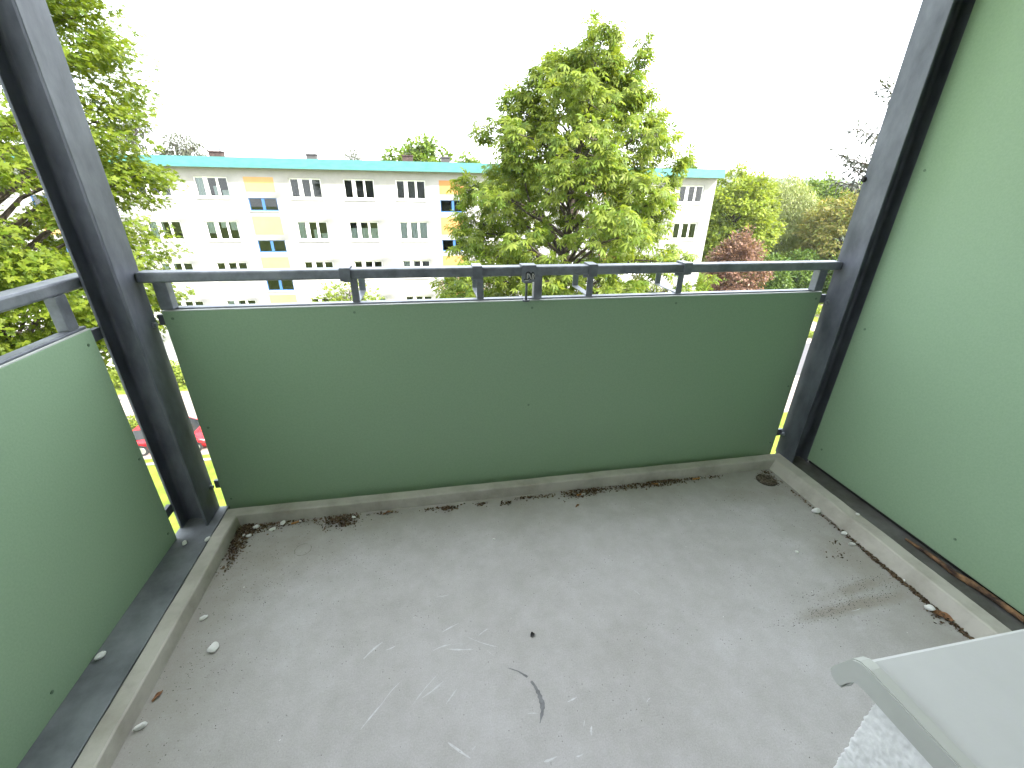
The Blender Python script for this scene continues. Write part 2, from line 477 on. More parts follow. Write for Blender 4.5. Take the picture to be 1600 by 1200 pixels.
# ------------------------------------------------------------------ ground and far setting
G = -12.0
def sheet(name, x0, x1, y0, y1, z, mat, nx=1, ny=1):
    b = MB(); b.box((x0, y0, z - 0.05), (x1, y1, z)); o = b.build(name, mat)
    return tag(o, kind='structure')
def ground():
    xs = np.concatenate([np.linspace(-1500, -150, 8), np.linspace(-120, 140, 14), np.linspace(170, 1700, 18)])
    ys = np.concatenate([[-200, -60], np.linspace(-10, 100, 8), np.linspace(125, 320, 10), np.linspace(380, 1700, 22)])
    rg = np.random.default_rng(3)
    V = []
    for y in ys:
        for x in xs:
            z = G
            if y > 110:
                t = min(1, (y - 110) / 800)
                z = G + (t * t * (3 - 2 * t)) * (36 + 7 * math.sin(x * 0.004 + 1) + 4 * math.sin(x * 0.011 + y * 0.004) + 2 * math.sin(x * 0.03)) - max(0, (y - 950)) * 0.02
            V.append((x, y, z))
    nx = len(xs)
    F = [(j * nx + i, j * nx + i + 1, (j + 1) * nx + i + 1, (j + 1) * nx + i) for j in range(len(ys) - 1) for i in range(nx - 1)]
    near = [f for f in F if V[f[2]][1] <= 101]
    far = [f for f in F if V[f[2]][1] > 101]
    o = link('lawn', np_mesh('lawn', V, near, M['grass'])); tag(o, kind='structure')
    o = link('hills', np_mesh('hills', V, far, M['hill'], True)); tag(o, kind='structure')
ground()
sheet('parking_area', -32, -3.5, 21.7, 30.2, G + 0.012, M['paving'])
sheet('pavement', -3.5, 60, 21.2, 26.0, G + 0.012, M['paving'])
sheet('road', 8, 70, 26.12, 33.0, G + 0.008, M['asphalt'])
sheet('kerb', -3.5, 60, 26.0, 26.12, G + 0.11, M['kerbstone'])
sheet('kerb', -32, 60, 21.05, 21.2, G + 0.08, M['kerbstone'])
sheet('lay_by', -34, -20.5, 26.2, 29.5, G + 0.018, M['asphalt'])
b = MB()
for k in range(14): b.box((24 + k * 2.6, 29.5, G + 0.0085), (25.4 + k * 2.6, 29.62, G + 0.0125))
o = b.build('road_marking', M['white_paint']); tag(o, kind='structure')
b = MB()
for k in range(9): b.box((23.5 + k * 5, 33.02, G + 0.0), (26.5 + k * 5, 40 + (k % 3) * 3, G + 0.014))
o = b.build('gravel_path', M['paving']); tag(o, kind='structure')

# ------------------------------------------------------------------ apartment building opposite
TH = R(-0.94)
SC = 1.375
def zw(z): return z * SC - 0.48
BD = 34.4
bld = thing('apartment_building', 'white apartment block with turquoise roof fascia and yellow stairwell panels, opposite the balcony', 'building',
            (-math.sin(TH) * BD, math.cos(TH) * BD, G), TH)
X0, X1 = -36.0, 22.17
DEP = 11.0
Z_TOP = 1.98 - G
heads = [zw(v) - G for v in (1.38, -0.63, -2.64, -4.63, -6.63)]
WW, WH = 2.06, 1.31
SW, SH = 1.84, 0.83
win_u = [-22.4, -19.8, -15.75, -13.2, -10.6, -6.3, -3.73, -1.15, 3.05, 5.65, 8.05, 12.17, 14.66]
stair_u = [-17.75, -8.43, 0.99, 10.1]
holes = []
for u in win_u:
    for r, h in enumerate(heads): holes.append((u * SC - WW / 2, u * SC + WW / 2, h - WH, h, 'w', u, r))
for u in stair_u:
    for r, h in enumerate(heads[:4]):
        hh = h - 0.92 * SC
        holes.append((u * SC - SW / 2, u * SC + SW / 2, hh - SH, hh, 's', u, r))
def facade():
    xs = sorted({round(v, 4) for h in holes for v in h[:2]} | {X0, X1})
    zs = sorted({round(v, 4) for h in holes for v in h[2:4]} | {0.0, Z_TOP})
    hs = [tuple(round(v, 4) for v in h[:4]) for h in holes]
    V, F, idx = [], [], {}
    def vid(x, y, z):
        k = (x, y, z)
        if k not in idx: idx[k] = len(V); V.append(k)
        return idx[k]
    byx = {}
    for i in range(len(xs) - 1):
        for j in range(len(zs) - 1):
            cx, cz = (xs[i] + xs[i + 1]) / 2, (zs[j] + zs[j + 1]) / 2
            if any(h[0] < cx < h[1] and h[2] < cz < h[3] for h in hs): continue
            F.append((vid(xs[i], 0, zs[j]), vid(xs[i + 1], 0, zs[j]), vid(xs[i + 1], 0, zs[j + 1]), vid(xs[i], 0, zs[j + 1])))
    for (a, b_, c, d) in hs:                      # reveals
        r = 0.22
        F.append((vid(a, 0, c), vid(a, r, c), vid(a, r, d), vid(a, 0, d)))
        F.append((vid(b_, 0, c), vid(b_, 0, d), vid(b_, r, d), vid(b_, r, c)))
        F.append((vid(a, 0, d), vid(a, r, d), vid(b_, r, d), vid(b_, 0, d)))
        F.append((vid(a, 0, c), vid(b_, 0, c), vid(b_, r, c), vid(a, r, c)))
    # gable ends, back, inner wall
    F.append((vid(X1, 0, 0), vid(X1, DEP, 0), vid(X1, DEP, Z_TOP), vid(X1, 0, Z_TOP)))
    F.append((vid(X0, 0, 0), vid(X0, 0, Z_TOP), vid(X0, DEP, Z_TOP), vid(X0, DEP, 0)))
    F.append((vid(X0, DEP, 0), vid(X0, DEP, Z_TOP), vid(X1, DEP, Z_TOP), vid(X1, DEP, 0)))
    link('wall', np_mesh('wall', V, F, M['render_white']), bld)
    b = MB(); b.box((X0 + 0.1, 2.2, 0.1), (X1 - 0.1, 2.3, Z_TOP - 0.1))
    for h in heads: b.box((X0 + 0.1, 0.3, h + 0.45), (X1 - 0.1, 2.19, h + 0.55))
    for u in [-21.1, -17.0, -14.5, -11.9, -7.3, -5.0, -2.4, 2.0, 4.3, 6.8, 9.2, 11.1, 13.4]:
        b.box((u * SC - 0.05, 0.3, 0.1), (u * SC + 0.05, 2.19, Z_TOP - 0.1))
    b.build('inner_wall', M['inside'], bld)
    O = 0.62
    b = MB(); b.box((X0 - 0.2, -O, Z_TOP + 0.004), (X1 + 0.14, DEP + O, Z_TOP + 0.05)); b.build('soffit', M['render_white'], bld)
    b = MB(); b.box((X0 - 0.22, -O - 0.03, Z_TOP - 0.0), (X1 + 0.16, -O, Z_TOP + 0.605))
    b.box((X1 + 0.14, -O, Z_TOP), (X1 + 0.17, DEP + O, Z_TOP + 0.605))
    b.build('fascia', M['teal'], bld)
    b = MB(); b.box((X0 - 0.2, -O + 0.002, Z_TOP + 0.06), (X1 + 0.13, DEP + O, Z_TOP + 0.5)); rf = b.build('roof', M['slate'], bld)
    for (x, y, w, top, dark) in ((-15.9, 5, 0.86, 1.12, 0), (-9.15, 5, 0.72, 1.10, 1), (-1.9, 5, 0.8, 1.2, 0), (1.1, 5, 0.7, 1.15, 1), (6.25, 5, 1.0, 1.75, 0), (-27, 5, 0.9, 1.4, 0)):
        b = MB(); b.box((x - w / 2, y, Z_TOP + 0.5), (x + w / 2, y + 0.6, Z_TOP + top))
        b.box((x - w / 2 - 0.06, y - 0.06, Z_TOP + top), (x + w / 2 + 0.06, y + 0.66, Z_TOP + top + 0.08))
        ch = b.build('chimney', M['slate'] if dark else M['brick'], bld)
        b = MB()
        for q in (-0.3, 0.3): b.box((x + q * w - 0.03, y + 0.28, Z_TOP + top + 0.08), (x + q * w + 0.03, y + 0.34, Z_TOP + top + 0.2))
        b.box((x - 0.4 * w, y + 0.2, Z_TOP + top + 0.2), (x + 0.4 * w, y + 0.42, Z_TOP + top + 0.23))
        b.build('chimney_cowl', M['slate'], ch)
facade()
def window_meshes():
    w, h = WW / 2, WH
    b = MB()
    fr = 0.07
    y0, y1 = 0.10, 0.17
    b.box((-w, y0, 0), (w, y1, 0.14)); b.box((-w, y0, h - fr), (w, y1, h))
    b.box((-w, y0, 0.14), (-w + fr, y1, h - fr)); b.box((w - fr, y0, 0.14), (w, y1, h - fr))
    m1, m2 = -0.34, 0.36
    b.box((m1 - 0.13, y0, 0.14), (m1 + 0.13, y1, h - fr)); b.box((m2 - 0.07, y0, 0.14), (m2 + 0.07, y1, h - fr))
    frame = b.mesh('window', M['pvc'])
    panes = []
    for a, c in ((-w + fr, m1 - 0.13), (m1 + 0.13, m2 - 0.07), (m2 + 0.07, w - fr)):
        b = MB(); b.box((a, 0.13, 0.14), (c, 0.14, h - fr)); panes.append(b.mesh('pane', M['glass']))
    b = MB(); b.box((-w - 0.05, -0.07, -0.06), (w + 0.05, 0.1, -0.002)); ledge = b.mesh('sill', M['ledge'])
    s = SW / 2
    b = MB()
    b.box((-s, 0.06, 0), (s, 0.14, 0.07)); b.box((-s, 0.06, SH - 0.05), (s, 0.14, SH)); b.box((-s, 0.06, 0.07), (-s + 0.06, 0.14, SH - 0.05)); b.box((s - 0.06, 0.06, 0.07), (s, 0.14, SH - 0.05)); b.box((-0.09, 0.05, 0.07), (0.09, 0.14, SH - 0.05))
    sframe = b.mesh('stairwell_window', M['bluef'])
    sp = []
    for a, c in ((-s + 0.06, -0.09), (0.09, s - 0.06)):
        b = MB(); b.box((a, 0.09, 0.07), (c, 0.1, SH - 0.05)); sp.append(b.mesh('pane', M['glass']))
    b = MB(); b.box((-s - 0.05, -0.07, -0.06), (s + 0.05, 0.1, -0.002)); sledge = b.mesh('sill', M['ledge'])
    def curtain(kind):
        b = MB()
        rg = random.Random(kind)
        spans = {0: [(-w + fr, w - fr, 0.14, h - fr)], 1: [(-w + fr, m1 + 0.2, 0.14, h - fr)], 2: [(-w + fr, -0.55, 0.14, h - fr), (0.0, 0.36, 0.14, 0.75), (0.5, w - fr, 0.14, 0.5)],
                 3: [(-w + fr, w - fr, 0.14, 0.85)], 4: [(-w + fr, -0.5, 0.5, h - fr), (-0.1, 0.3, 0.85, h - fr), (0.5, w - fr, 0.7, h - fr)]}[kind]
        for a, c, z0, z1 in spans:
            n = max(4, int((c - a) / 0.06)); pts = [(a + (c - a) * i / n, 0.24 + (0.018 if i % 2 else -0.018) + rg.uniform(-0.006, 0.006)) for i in range(n + 1)]
            A = [b.bm.verts.new((x, y, z0)) for x, y in pts]; B = [b.bm.verts.new((x, y, z1)) for x, y in pts]
            for i in range(n): b.bm.faces.new((A[i], A[i + 1], B[i + 1], B[i]))
        return b.mesh('curtain', M['curtain'])
    cur = [curtain(k) for k in range(5)]
    return frame, panes, ledge, sframe, sp, sledge, cur
frame_m, pane_m, ledge_m, sframe_m, spane_m, sledge_m, cur_m = window_meshes()
cur_map = {(-6.3, 1): 2, (-3.73, 1): 3, (-1.15, 1): 0, (-10.6, 1): 4, (-13.2, 1): 1, (-10.6, 0): 2, (-13.2, 2): 1, (-6.3, 2): 3, (-3.73, 3): 0, (-1.15, 3): 3, (-10.6, 3): 1, (-13.2, 3): 3, (-1.15, 2): 1, (5.65, 1): 1}
for a, c, z0, z1, kind, u, r in holes:
    x = (a + c) / 2
    if kind == 'w':
        f = link('window', frame_m, bld, (x, 0, z0))
        for p in pane_m: link('pane', p, f)
        link('sill', ledge_m, f)
        if (u, r) in cur_map: link('curtain', cur_m[cur_map[(u, r)]], f)
    else:
        f = link('stairwell_window', sframe_m, bld, (x, 0, z0))
        for p in spane_m: link('pane', p, f)
        link('sill', sledge_m, f)
for u in stair_u:
    mt = M['lemon'] if u < 0 else M['orange']
    for r in range(4):
        top = (1.405, -0.385, -2.39, -4.38)[r]; bot = (0.735, -1.28, -3.3, -5.3)[r]
        b = MB(); b.box((u * SC - SW / 2 - 0.02, -0.006, zw(bot) - G), (u * SC + SW / 2 + 0.02, 0.003, zw(top) - G)); b.build('facade_panel', mt, bld)
# entrance doors under the stair windows
for u in stair_u:
    b = MB(); b.box((u * SC - 0.9, -0.03, 0.0), (u * SC + 0.9, 0.02, 2.3)); d = b.build('door', M['pvc'], bld)

# ------------------------------------------------------------------ trees
T_PALM, T_LOBE, T_SIMP, T_SLIM = t_palmate(), t_lobed(), t_simple(), t_slim()

def visible_order(P, extra=None):
    """leaves nearest to the camera first, only those within its view"""
    v = P - np.array([0, 0, CAM_H])
    f = np.array(_f); r = np.array(_r2); u = np.array(_u2)
    d = v @ f
    ok = (d > 1) & (np.abs(v @ r / d) < 1.15) & (np.abs(v @ u / d) < 0.86)
    key = np.where(ok, np.linalg.norm(v, axis=1), 1e9)
    return np.argsort(key), ok

def chestnut():
    rng = np.random.default_rng(11)
    base = (4.95, 16.0, G)
    root = thing('chestnut_tree', 'tall horse chestnut in flower with a pointed crown, in front of the white block', 'tree', base)
    prof_z = np.array([-9.5, -8.0, -6.0, -4.0, -2.5, -0.8, 0.6, 1.8, 3.2, 4.2, 5.0, 6.0])
    prof_r = np.array([1.8, 3.6, 4.7, 4.9, 4.85, 4.5, 4.1, 3.75, 2.85, 2.0, 1.1, 0.3])
    rad = lambda z: 1.0 * np.interp(z, prof_z, prof_r)
    tr = MB(base)
    axis = lambda z: Vector((4.95 + 0.50 * min(1, max(0, (z + 1.5) / 6)), 16.0 + 0.15 * math.sin(z * 0.6), z))
    zs = np.linspace(G - 0.1, 5.4, 22)
    tr.tube([axis(z) for z in zs], [0.30 * (1 - (z - G) / 18.2) ** 0.8 + 0.012 for z in zs], 9)
    trunk = tr.build('trunk', M['bark'], root)
    br = MB(base)
    cen, out = [], []
    n_prim = 132
    for i in range(n_prim):
        t = (i + 0.5) / n_prim
        zt = -9.3 + 14.6 * t ** 0.9                            # height where the branch ends
        az = i * 2.39996 + rng.normal() * 0.25
        L_ = rad(zt) * rng.uniform(0.80, 1.06)
        rise = 0.35 * L_ + 0.5
        a = axis(max(-10, zt - rise))
        tip = Vector((a.x + math.cos(az) * L_, a.y + math.sin(az) * L_, zt + rng.normal() * 0.25))
        path = branch_path(a, tip, 0.10 * L_, 6, rng, 0.05)
        r0 = 0.022 + 0.012 * L_
        br.tube(path, [r0 * (1 - 0.85 * k / 6) for k in range(7)], 5)
        nsub = int(5 + 2.6 * L_)
        for k in range(nsub):
            s_ = 0.28 + 0.72 * (k + 1) / nsub
            q = path[min(5, int(s_ * 6))].lerp(path[min(6, int(s_ * 6) + 1)], s_ * 6 - int(s_ * 6))
            perp = Vector((-math.sin(az), math.cos(az), 0)) * rng.normal() * 0.62 + Vector((0, 0, rng.normal() * 0.35 + 0.1)) + Vector((math.cos(az), math.sin(az), 0)) * 0.25
            ln = (0.35 + 0.28 * L_ * (1.1 - s_)) * rng.uniform(0.6, 1.2)
            e = q + perp.normalized() * ln
            br.tube([q, q.lerp(e, 0.55) + Vector((0, 0, -0.03)), e], [0.012, 0.009, 0.005], 3, False)
            cen.append(e); o_ = (e - axis(e.z)); o_.z = o_.z * 0.3 + 0.25; out.append(o_.normalized())
        cen.append(tip); out.append((tip - axis(tip.z)).normalized())
    # upright leaders at the top of the crown
    for (x, y, z, zb, dx) in ((5.46, 16.0, 5.98, 3.2, 0.0), (7.15, 15.9, 5.6, 1.8, -0.9), (6.35, 16.3, 5.55, 2.6, -0.4), (4.4, 15.8, 5.0, 2.4, 0.5), (3.5, 15.9, 4.1, 1.6, 0.8), (8.1, 16.2, 3.7, 0.8, -0.9), (4.95, 16.2, 5.25, 2.8, 0.3), (2.6, 15.6, 3.1, 0.5, 1.0), (9.1, 15.7, 2.4, -0.5, -1.1)):
        path = branch_path((x + dx, y, zb), (x, y, z), 0, 6, rng, 0.03)
        br.tube(path, [0.04 * (1 - 0.85 * k / 6) for k in range(7)], 5)
        n = int((z - zb) * 5.2)
        for k in range(n):
            s_ = 0.25 + 0.75 * (k + 1) / n
            q = path[min(5, int(s_ * 6))].lerp(path[min(6, int(s_ * 6) + 1)], s_ * 6 - int(s_ * 6))
            az = k * 2.4; ln = 0.08 + 0.38 * (1 - s_) * rng.uniform(0.6, 1.2)
            e = q + Vector((math.cos(az) * ln, math.sin(az) * ln, 0.05))
            br.tube([q, e], [0.008, 0.005], 3, False)
            cen.append(e); o_ = e - q; out.append((o_ + Vector((0, 0, 0.02))).normalized())
    bo = br.build('branches', M['bark'], root); bo['kind'] = 'stuff'
    cen = np.array(cen); out = np.array(out)
    P, D, Nn, S = leaves_for(rng, cen, out, 14, 0.32, 0.75, 0.36, 0.40)
    order, ok = visible_order(P)
    idx = order[:300]
    rest = np.setdiff1d(np.arange(len(P)), idx)
    crown_obj(root, base, T_PALM, P[rest], D[rest], Nn[rest], S[rest], M['leaf_chestnut'])
    add_leaf_parts(root, base, T_PALM, P, D, Nn, S, idx, M['leaf_chestnut'])
    # flower candles
    V, F = [], []
    rg = np.random.default_rng(2)
    n = 46
    hgt = rg.random(n); ang = rg.random(n) * 6.283
    rr = 0.055 * (1 - hgt) ** 0.7 + 0.008
    p = np.stack([rr * np.cos(ang), rr * np.sin(ang), hgt * 0.24], 1)
    d = np.stack([np.cos(ang), np.sin(ang), 0.3 + 0 * ang], 1)
    V, F = scatter(T_SIMP[0], T_SIMP[1], p, d + rg.normal(size=(n, 3)) * 0.3, np.tile([0, 0, 1.0], (n, 1)) + rg.normal(size=(n, 3)) * 0.4, np.full(n, 0.04))
    me = np_mesh('blossom', V, F, M['blossom'])
    front = [i for i in range(len(cen)) if (cen[i] - np.array([5.75, 16, 0]))[1] < 0.8 and rng.random() < 0.17]
    for i in front[:95]:
        o = link('blossom', me, root, Vector(cen[i] - np.array(base) + out[i] * 0.22 + np.array([0, -0.12, 0.16])))
        o.rotation_euler = (rng.normal() * 0.15, rng.normal() * 0.15, rng.random() * 6)
        s_ = rng.uniform(1.0, 1.45); o.scale = (s_, s_, s_)
chestnut()

def cluster_tree(name, label, base, cen_z, rad, rz, n_cl, n_each, spread, flat, size, tmpl, leafm, seed, group=None, trunk_r=0.25, barkm=None, top_z=None,
                 droop=0.25, inner=0.55, leaf_parts=0, cone=0.0, nbranch=None, cat='tree', bias=None, extra=None, zmin=None):
    rng = np.random.default_rng(seed)
    root = thing(name, label, cat, base, 0, group)
    B = Vector(base)
    barkm = barkm or M['bark']
    d = unit(rng, n_cl)
    rr = (inner ** 3 + (1 - inner ** 3) * rng.random(n_cl)) ** (1 / 3)
    lump = 1 + 0.13 * np.sin(d[:, 0] * 5 + seed) * np.cos(d[:, 1] * 4 + d[:, 2] * 5 + seed * 2)
    rl = rad * (1 - cone * np.clip(d[:, 2], 0, 1))
    cen = np.stack([d[:, 0] * rr * rl * lump, d[:, 1] * rr * rl * lump, d[:, 2] * rr * rz * lump + cen_z - B.z], 1) + np.array([0, 0, 0])
    cen = cen + np.array(base)
    if zmin is not None: cen = cen[cen[:, 2] > zmin]
    if extra is not None: cen = np.concatenate([cen, np.array(extra, float)])
    out = cen - np.array([B.x, B.y, cen_z]); out /= np.linalg.norm(out, axis=1, keepdims=True) + 1e-6
    top = top_z if top_z is not None else cen_z + rz * 0.8
    tr = MB(base)
    zs = np.linspace(B.z - 0.1, top, 12)
    ax = lambda z: Vector((B.x + 0.12 * math.sin(z * 0.7 + seed), B.y + 0.1 * math.cos(z * 0.8 + seed), z))
    tr.tube([ax(z) for z in zs], [trunk_r * (1 - 0.9 * (z - B.z) / (top - B.z + 0.2)) + 0.01 for z in zs], 8)
    tr.build('trunk', barkm, root)
    br = MB(base)
    step = max(1, len(cen) // (nbranch or 90))
    lo = B.z + 0.2 * (cen_z - B.z)
    for c in cen[::step]:
        c = Vector(c); hd = math.hypot(c.x - B.x, c.y - B.y)
        za = min(top - 0.1, max(lo, c.z - 0.55 * hd - 0.2))
        br.tube(branch_path(ax(za), c, 0.1 * hd, 4, rng, 0.04 * hd * 0.3), [trunk_r * 0.28, trunk_r * 0.2, trunk_r * 0.13, trunk_r * 0.08, 0.008], 4, False)
    if extra is not None:
        for a_, b_ in zip(extra, extra[1:]):
            if (Vector(a_) - Vector(b_)).length < 1.2: br.tube([a_, b_], [0.02, 0.012], 4, False)
    bo = br.build('branches', barkm, root); bo['kind'] = 'stuff'
    P, D, Nn, S = leaves_for(rng, cen, out, n_each, spread, flat, size, droop)
    rest = np.arange(len(P))
    if leaf_parts:
        order, ok = visible_order(P)
        idx = order[:leaf_parts]
        rest = np.setdiff1d(rest, idx)
        add_leaf_parts(root, base, tmpl, P, D, Nn, S, idx, leafm)
    crown_obj(root, base, tmpl, P[rest], D[rest], Nn[rest], S[rest], leafm)
    return root

# the maple beside the left post
cluster_tree('maple_tree', 'large bright green maple beside the left steel post', (-9.35, 10.4, G), 2.3, 3.85, 6.4, 1050, 105, 0.58, 0.36, 0.125, T_LOBE, M['leaf_maple'], 21,
             trunk_r=0.28, top_z=7.5, droop=0.35, inner=0.72, leaf_parts=300, nbranch=150)
# young tree in front of the block
cluster_tree('young_tree', 'young light green tree just above the railing, in front of the white block', (-4.8, 26.0, G), -6.2, 2.0, 2.3, 130, 26, 0.45, 0.7, 0.24, T_SIMP, M['leaf_bright'], 5, trunk_r=0.09)
# trees beyond the right-hand end of the block
g = 'trees beyond the end of the white block'
cluster_tree('maple_tree', 'broad bright yellow green tree right at the corner of the white block', (40.3, 55, G), -3.0, 5.3, 6.6, 620, 36, 0.80, 0.6, 0.44, T_SIMP, M['leaf_corner'], 31, g, 0.3, cone=0.1, nbranch=120)
cluster_tree('birch_tree', 'pale drooping birch with white limbs behind the copper tree', (51.5, 60, G), -3.6, 4.7, 6.6, 560, 40, 0.75, 1.5, 0.42, T_SLIM, M['leaf_birch'], 32, g, 0.22, M['birchbark'], droop=1.6, nbranch=150)
cluster_tree('oak_tree', 'dark green round-topped tree between the birch and the right post', (67, 70, G), -3.5, 4.4, 7.2, 460, 34, 0.85, 0.7, 0.50, T_SIMP, M['leaf_mid'], 33, g, 0.3)
cluster_tree('locust_tree', 'olive and rust tinged tree closest to the right post', (54.0, 50, G), -4.8, 5.6, 6.3, 620, 38, 0.8, 0.5, 0.38, T_SIMP, M['leaf_rust'], 34, g, 0.28, droop=0.4)
cluster_tree('oak_tree', 'green tree half hidden behind the right post', (66, 54, G), -3.4, 5.2, 6.5, 420, 34, 0.9, 0.6, 0.5, T_SIMP, M['leaf_mid'], 35, g, 0.3)
cluster_tree('copper_tree', 'copper leaved tree at the corner of the white block', (33.2, 43.0, G), -6.9, 3.1, 3.6, 320, 34, 0.6, 0.7, 0.30, T_SIMP, M['leaf_copper'], 36, None, 0.2, cone=0.25, extra=[(33.1, 42.6, -2.6), (33.0, 42.6, -3.1), (32.8, 42.7, -3.5), (33.3, 42.5, -3.6)])
for i, (x, y, cz, r_, lb) in enumerate(((46.5, 48.5, -8.6, 2.7, 'dense dark shrub right of the copper tree, below the birch'), (51.5, 47, -8.9, 2.8, 'dark shrub under the olive and rust tinged tree'), (56.5, 45.5, -8.6, 3.0, 'dark shrub seen beside the right post, under the railing'), (41.5, 47.5, -9.2, 2.4, 'low dark shrub behind the copper tree'))):
    cluster_tree('shrub', lb, (x, y, G), cz, r_, 2.9, 240, 20, 0.5, 0.8, 0.36, T_SIMP, M['leaf_shrub'], 40 + i, 'shrubs beyond the end of the white block', 0.1, cat='shrub', nbranch=30)
# trees looking over the roof of the block
g = 'trees behind the roof of the white block'
cluster_tree('linden_tree', 'round dense green crown rising behind the middle of the turquoise roof', (-0.7, 60, G), -0.6, 5.2, 6.4, 460, 34, 0.8, 0.7, 0.55, T_SIMP, M['leaf_mid'], 51, g, 0.3, zmin=-3)
cluster_tree('linden_tree', 'small green treetop over the roof beside the chestnut', (5.5, 62, G), 1.6, 2.0, 3.2, 150, 18, 0.6, 0.7, 0.45, T_SIMP, M['leaf_mid'], 52, g, 0.2)
cluster_tree('fir_tree', 'dark green treetop over the right end of the turquoise roof', (35.2, 60, G), -0.2, 3.0, 5.2, 300, 20, 0.6, 0.6, 0.42, T_SIMP, M['leaf_mid'], 53, g, 0.25, cone=0.55, zmin=-3)
cluster_tree('ash_tree', 'thin airy pale treetop over the left part of the turquoise roof', (-26.0, 60, G), 3.9, 2.2, 2.1, 110, 22, 0.5, 0.9, 0.36, T_SLIM, M['leaf_sparse'], 54, g, 0.16, top_z=5.6, droop=0.5, zmin=0)
cluster_tree('ash_tree', 'tall airy pale treetop peeking out beside the maple', (-31.0, 60, G), 6.4, 1.9, 2.4, 110, 22, 0.5, 0.9, 0.36, T_SLIM, M['leaf_sparse'], 55, g, 0.18, top_z=8.2, droop=0.5, zmin=0)
cluster_tree('ash_tree', 'low pale treetop over the turquoise roof next to the maple', (-28.9, 61, G), 2.9, 1.2, 1.5, 70, 20, 0.45, 0.9, 0.34, T_SLIM, M['leaf_sparse'], 56, g, 0.14, top_z=4.0, zmin=0)
cluster_tree('ash_tree', 'tiny pale treetop just clearing the middle of the turquoise roof', (-8.4, 60, G), 3.1, 1.2, 1.3, 60, 18, 0.42, 0.8, 0.34, T_SLIM, M['leaf_sparse'], 57, g, 0.14, top_z=4.0, zmin=0)
# the dark sprays left of the right post belong to a tree hidden behind the screen
sprays = []
rs = np.random.default_rng(8)
def spray(tip, root_, n):
    for k in range(n):
        t = k / max(1, n - 1)
        p = Vector(tip).lerp(Vector(root_), t)
        sprays.append((p.x, p.y, p.z + 0.04 * math.sin(k * 2)))
spray((13.6, 14, 2.35), (15.2, 14, 2.0), 10)
spray((14.0, 14, 3.1), (15.3, 14, 2.9), 7)
spray((14.6, 14, 4.3), (15.6, 14, 3.8), 8)
spray((13.9, 14, 1.5), (15.2, 14, 1.5), 8)
spray((14.3, 14, 2.0), (15.2, 14, 1.8), 6)
cluster_tree('ash_tree', 'dark leafy sprays of a tree reaching past the right steel post', (18.6, 14.0, G), 3.0, 3.0, 3.6, 180, 16, 0.3, 0.8, 0.21, T_SLIM, M['leaf_dark'], 61, None, 0.22, droop=0.3, extra=sprays)

# far wood on the plain, one mass
def woodland():
    rng = np.random.default_rng(70)
    n = 26000
    x = rng.uniform(45, 260, n); y = rng.uniform(95, 190, n)
    hgt = 11.0 + 2.2 * np.sin(x * 0.13) + 1.8 * np.sin(x * 0.31 + y * 0.2) + 1.5 * np.sin(y * 0.23)
    z = G + hgt * (0.35 + 0.65 * rng.random(n) ** 0.4)
    P = np.stack([x, y, z], 1)
    D = rng.normal(size=(n, 3)); Nn = np.array([0, -0.3, 1.0]) + rng.normal(size=(n, 3)) * 0.5
    V, F = scatter(T_SIMP[0], T_SIMP[1], P, D, Nn, 1.2 * (0.7 + 0.6 * rng.random(n)))
    o = link('woodland', np_mesh('woodland', V, F, M['leaf_mid']))
    tag(o, 'far off wood on the plain beyond the trees', 'woodland', None, 'stuff')
woodland()

b = MB(); b.box((-1650, -230, G - 1.0), (1850, 1800, 34)); hz = b.build('haze', bpy.data.materials.new('thin air haze'))
hm = hz.data.materials[0]; hm.use_nodes = True
for n_ in list(hm.node_tree.nodes): hm.node_tree.nodes.remove(n_)
ho = hm.node_tree.nodes.new('ShaderNodeOutputMaterial'); hv = hm.node_tree.nodes.new('ShaderNodeVolumePrincipled')
hv.inputs['Color'].default_value = (0.80, 0.88, 1.0, 1); hv.inputs['Density'].default_value = 0.00014
hm.node_tree.links.new(hv.outputs[0], ho.inputs['Volume'])
tag(hz, kind='stuff'); tag(hz, 'thin blue haze of air over the whole neighbourhood', 'haze')

def leaf_hedge(name, label, x0, x1, y0, y1, h, n, seed, leafm, size=0.16, cat='hedge'):
    rng = np.random.default_rng(seed)
    base = ((x0 + x1) / 2, (y0 + y1) / 2, G)
    root = thing(name, label, cat, base)
    b = MB(base)
    for k in range(int((x1 - x0) / 0.5)):
        x = x0 + 0.25 + k * 0.5
        b.tube([(x, base[1], G - 0.05), (x + 0.1, base[1] + 0.1, G + h * 0.8)], [0.03, 0.01], 5)
    s_ = b.build('stems', M['bark'], root); s_['kind'] = 'stuff'
    P = np.stack([rng.uniform(x0, x1, n), rng.uniform(y0, y1, n), G + h * rng.random(n) ** 0.6], 1)
    P[:, 2] += 0.12 * np.sin(P[:, 0] * 2.3) * (P[:, 2] - G) / h
    D = rng.normal(size=(n, 3)); Nn = np.array([0, -0.4, 0.9]) + rng.normal(size=(n, 3)) * 0.5
    crown_obj(root, base, T_SIMP, P, D, Nn, size * (0.7 + 0.6 * rng.random(n)), leafm)
leaf_hedge('hedge', 'clipped yellow green hedge along the foot of the white block', -30, -6, 30.6, 32.2, 1.5, 9000, 81, M['leaf_bright'], 0.2)
leaf_hedge('shrub', 'low yellow green shrub behind the parked red car', -20.2, -17.0, 24.6, 25.6, 0.7, 1500, 82, M['leaf_bright'], 0.16, 'shrub')
leaf_hedge('shrub', 'straggly pale green shrub at the far side of the road', 40, 50, 40.6, 42, 0.9, 2200, 83, M['leaf_bright'], 0.2, 'shrub')
leaf_hedge('shrub', 'small green shrub on the verge beside the road', 33.5, 38, 34.0, 35, 0.5, 900, 84, M['leaf_bright'], 0.18, 'shrub')

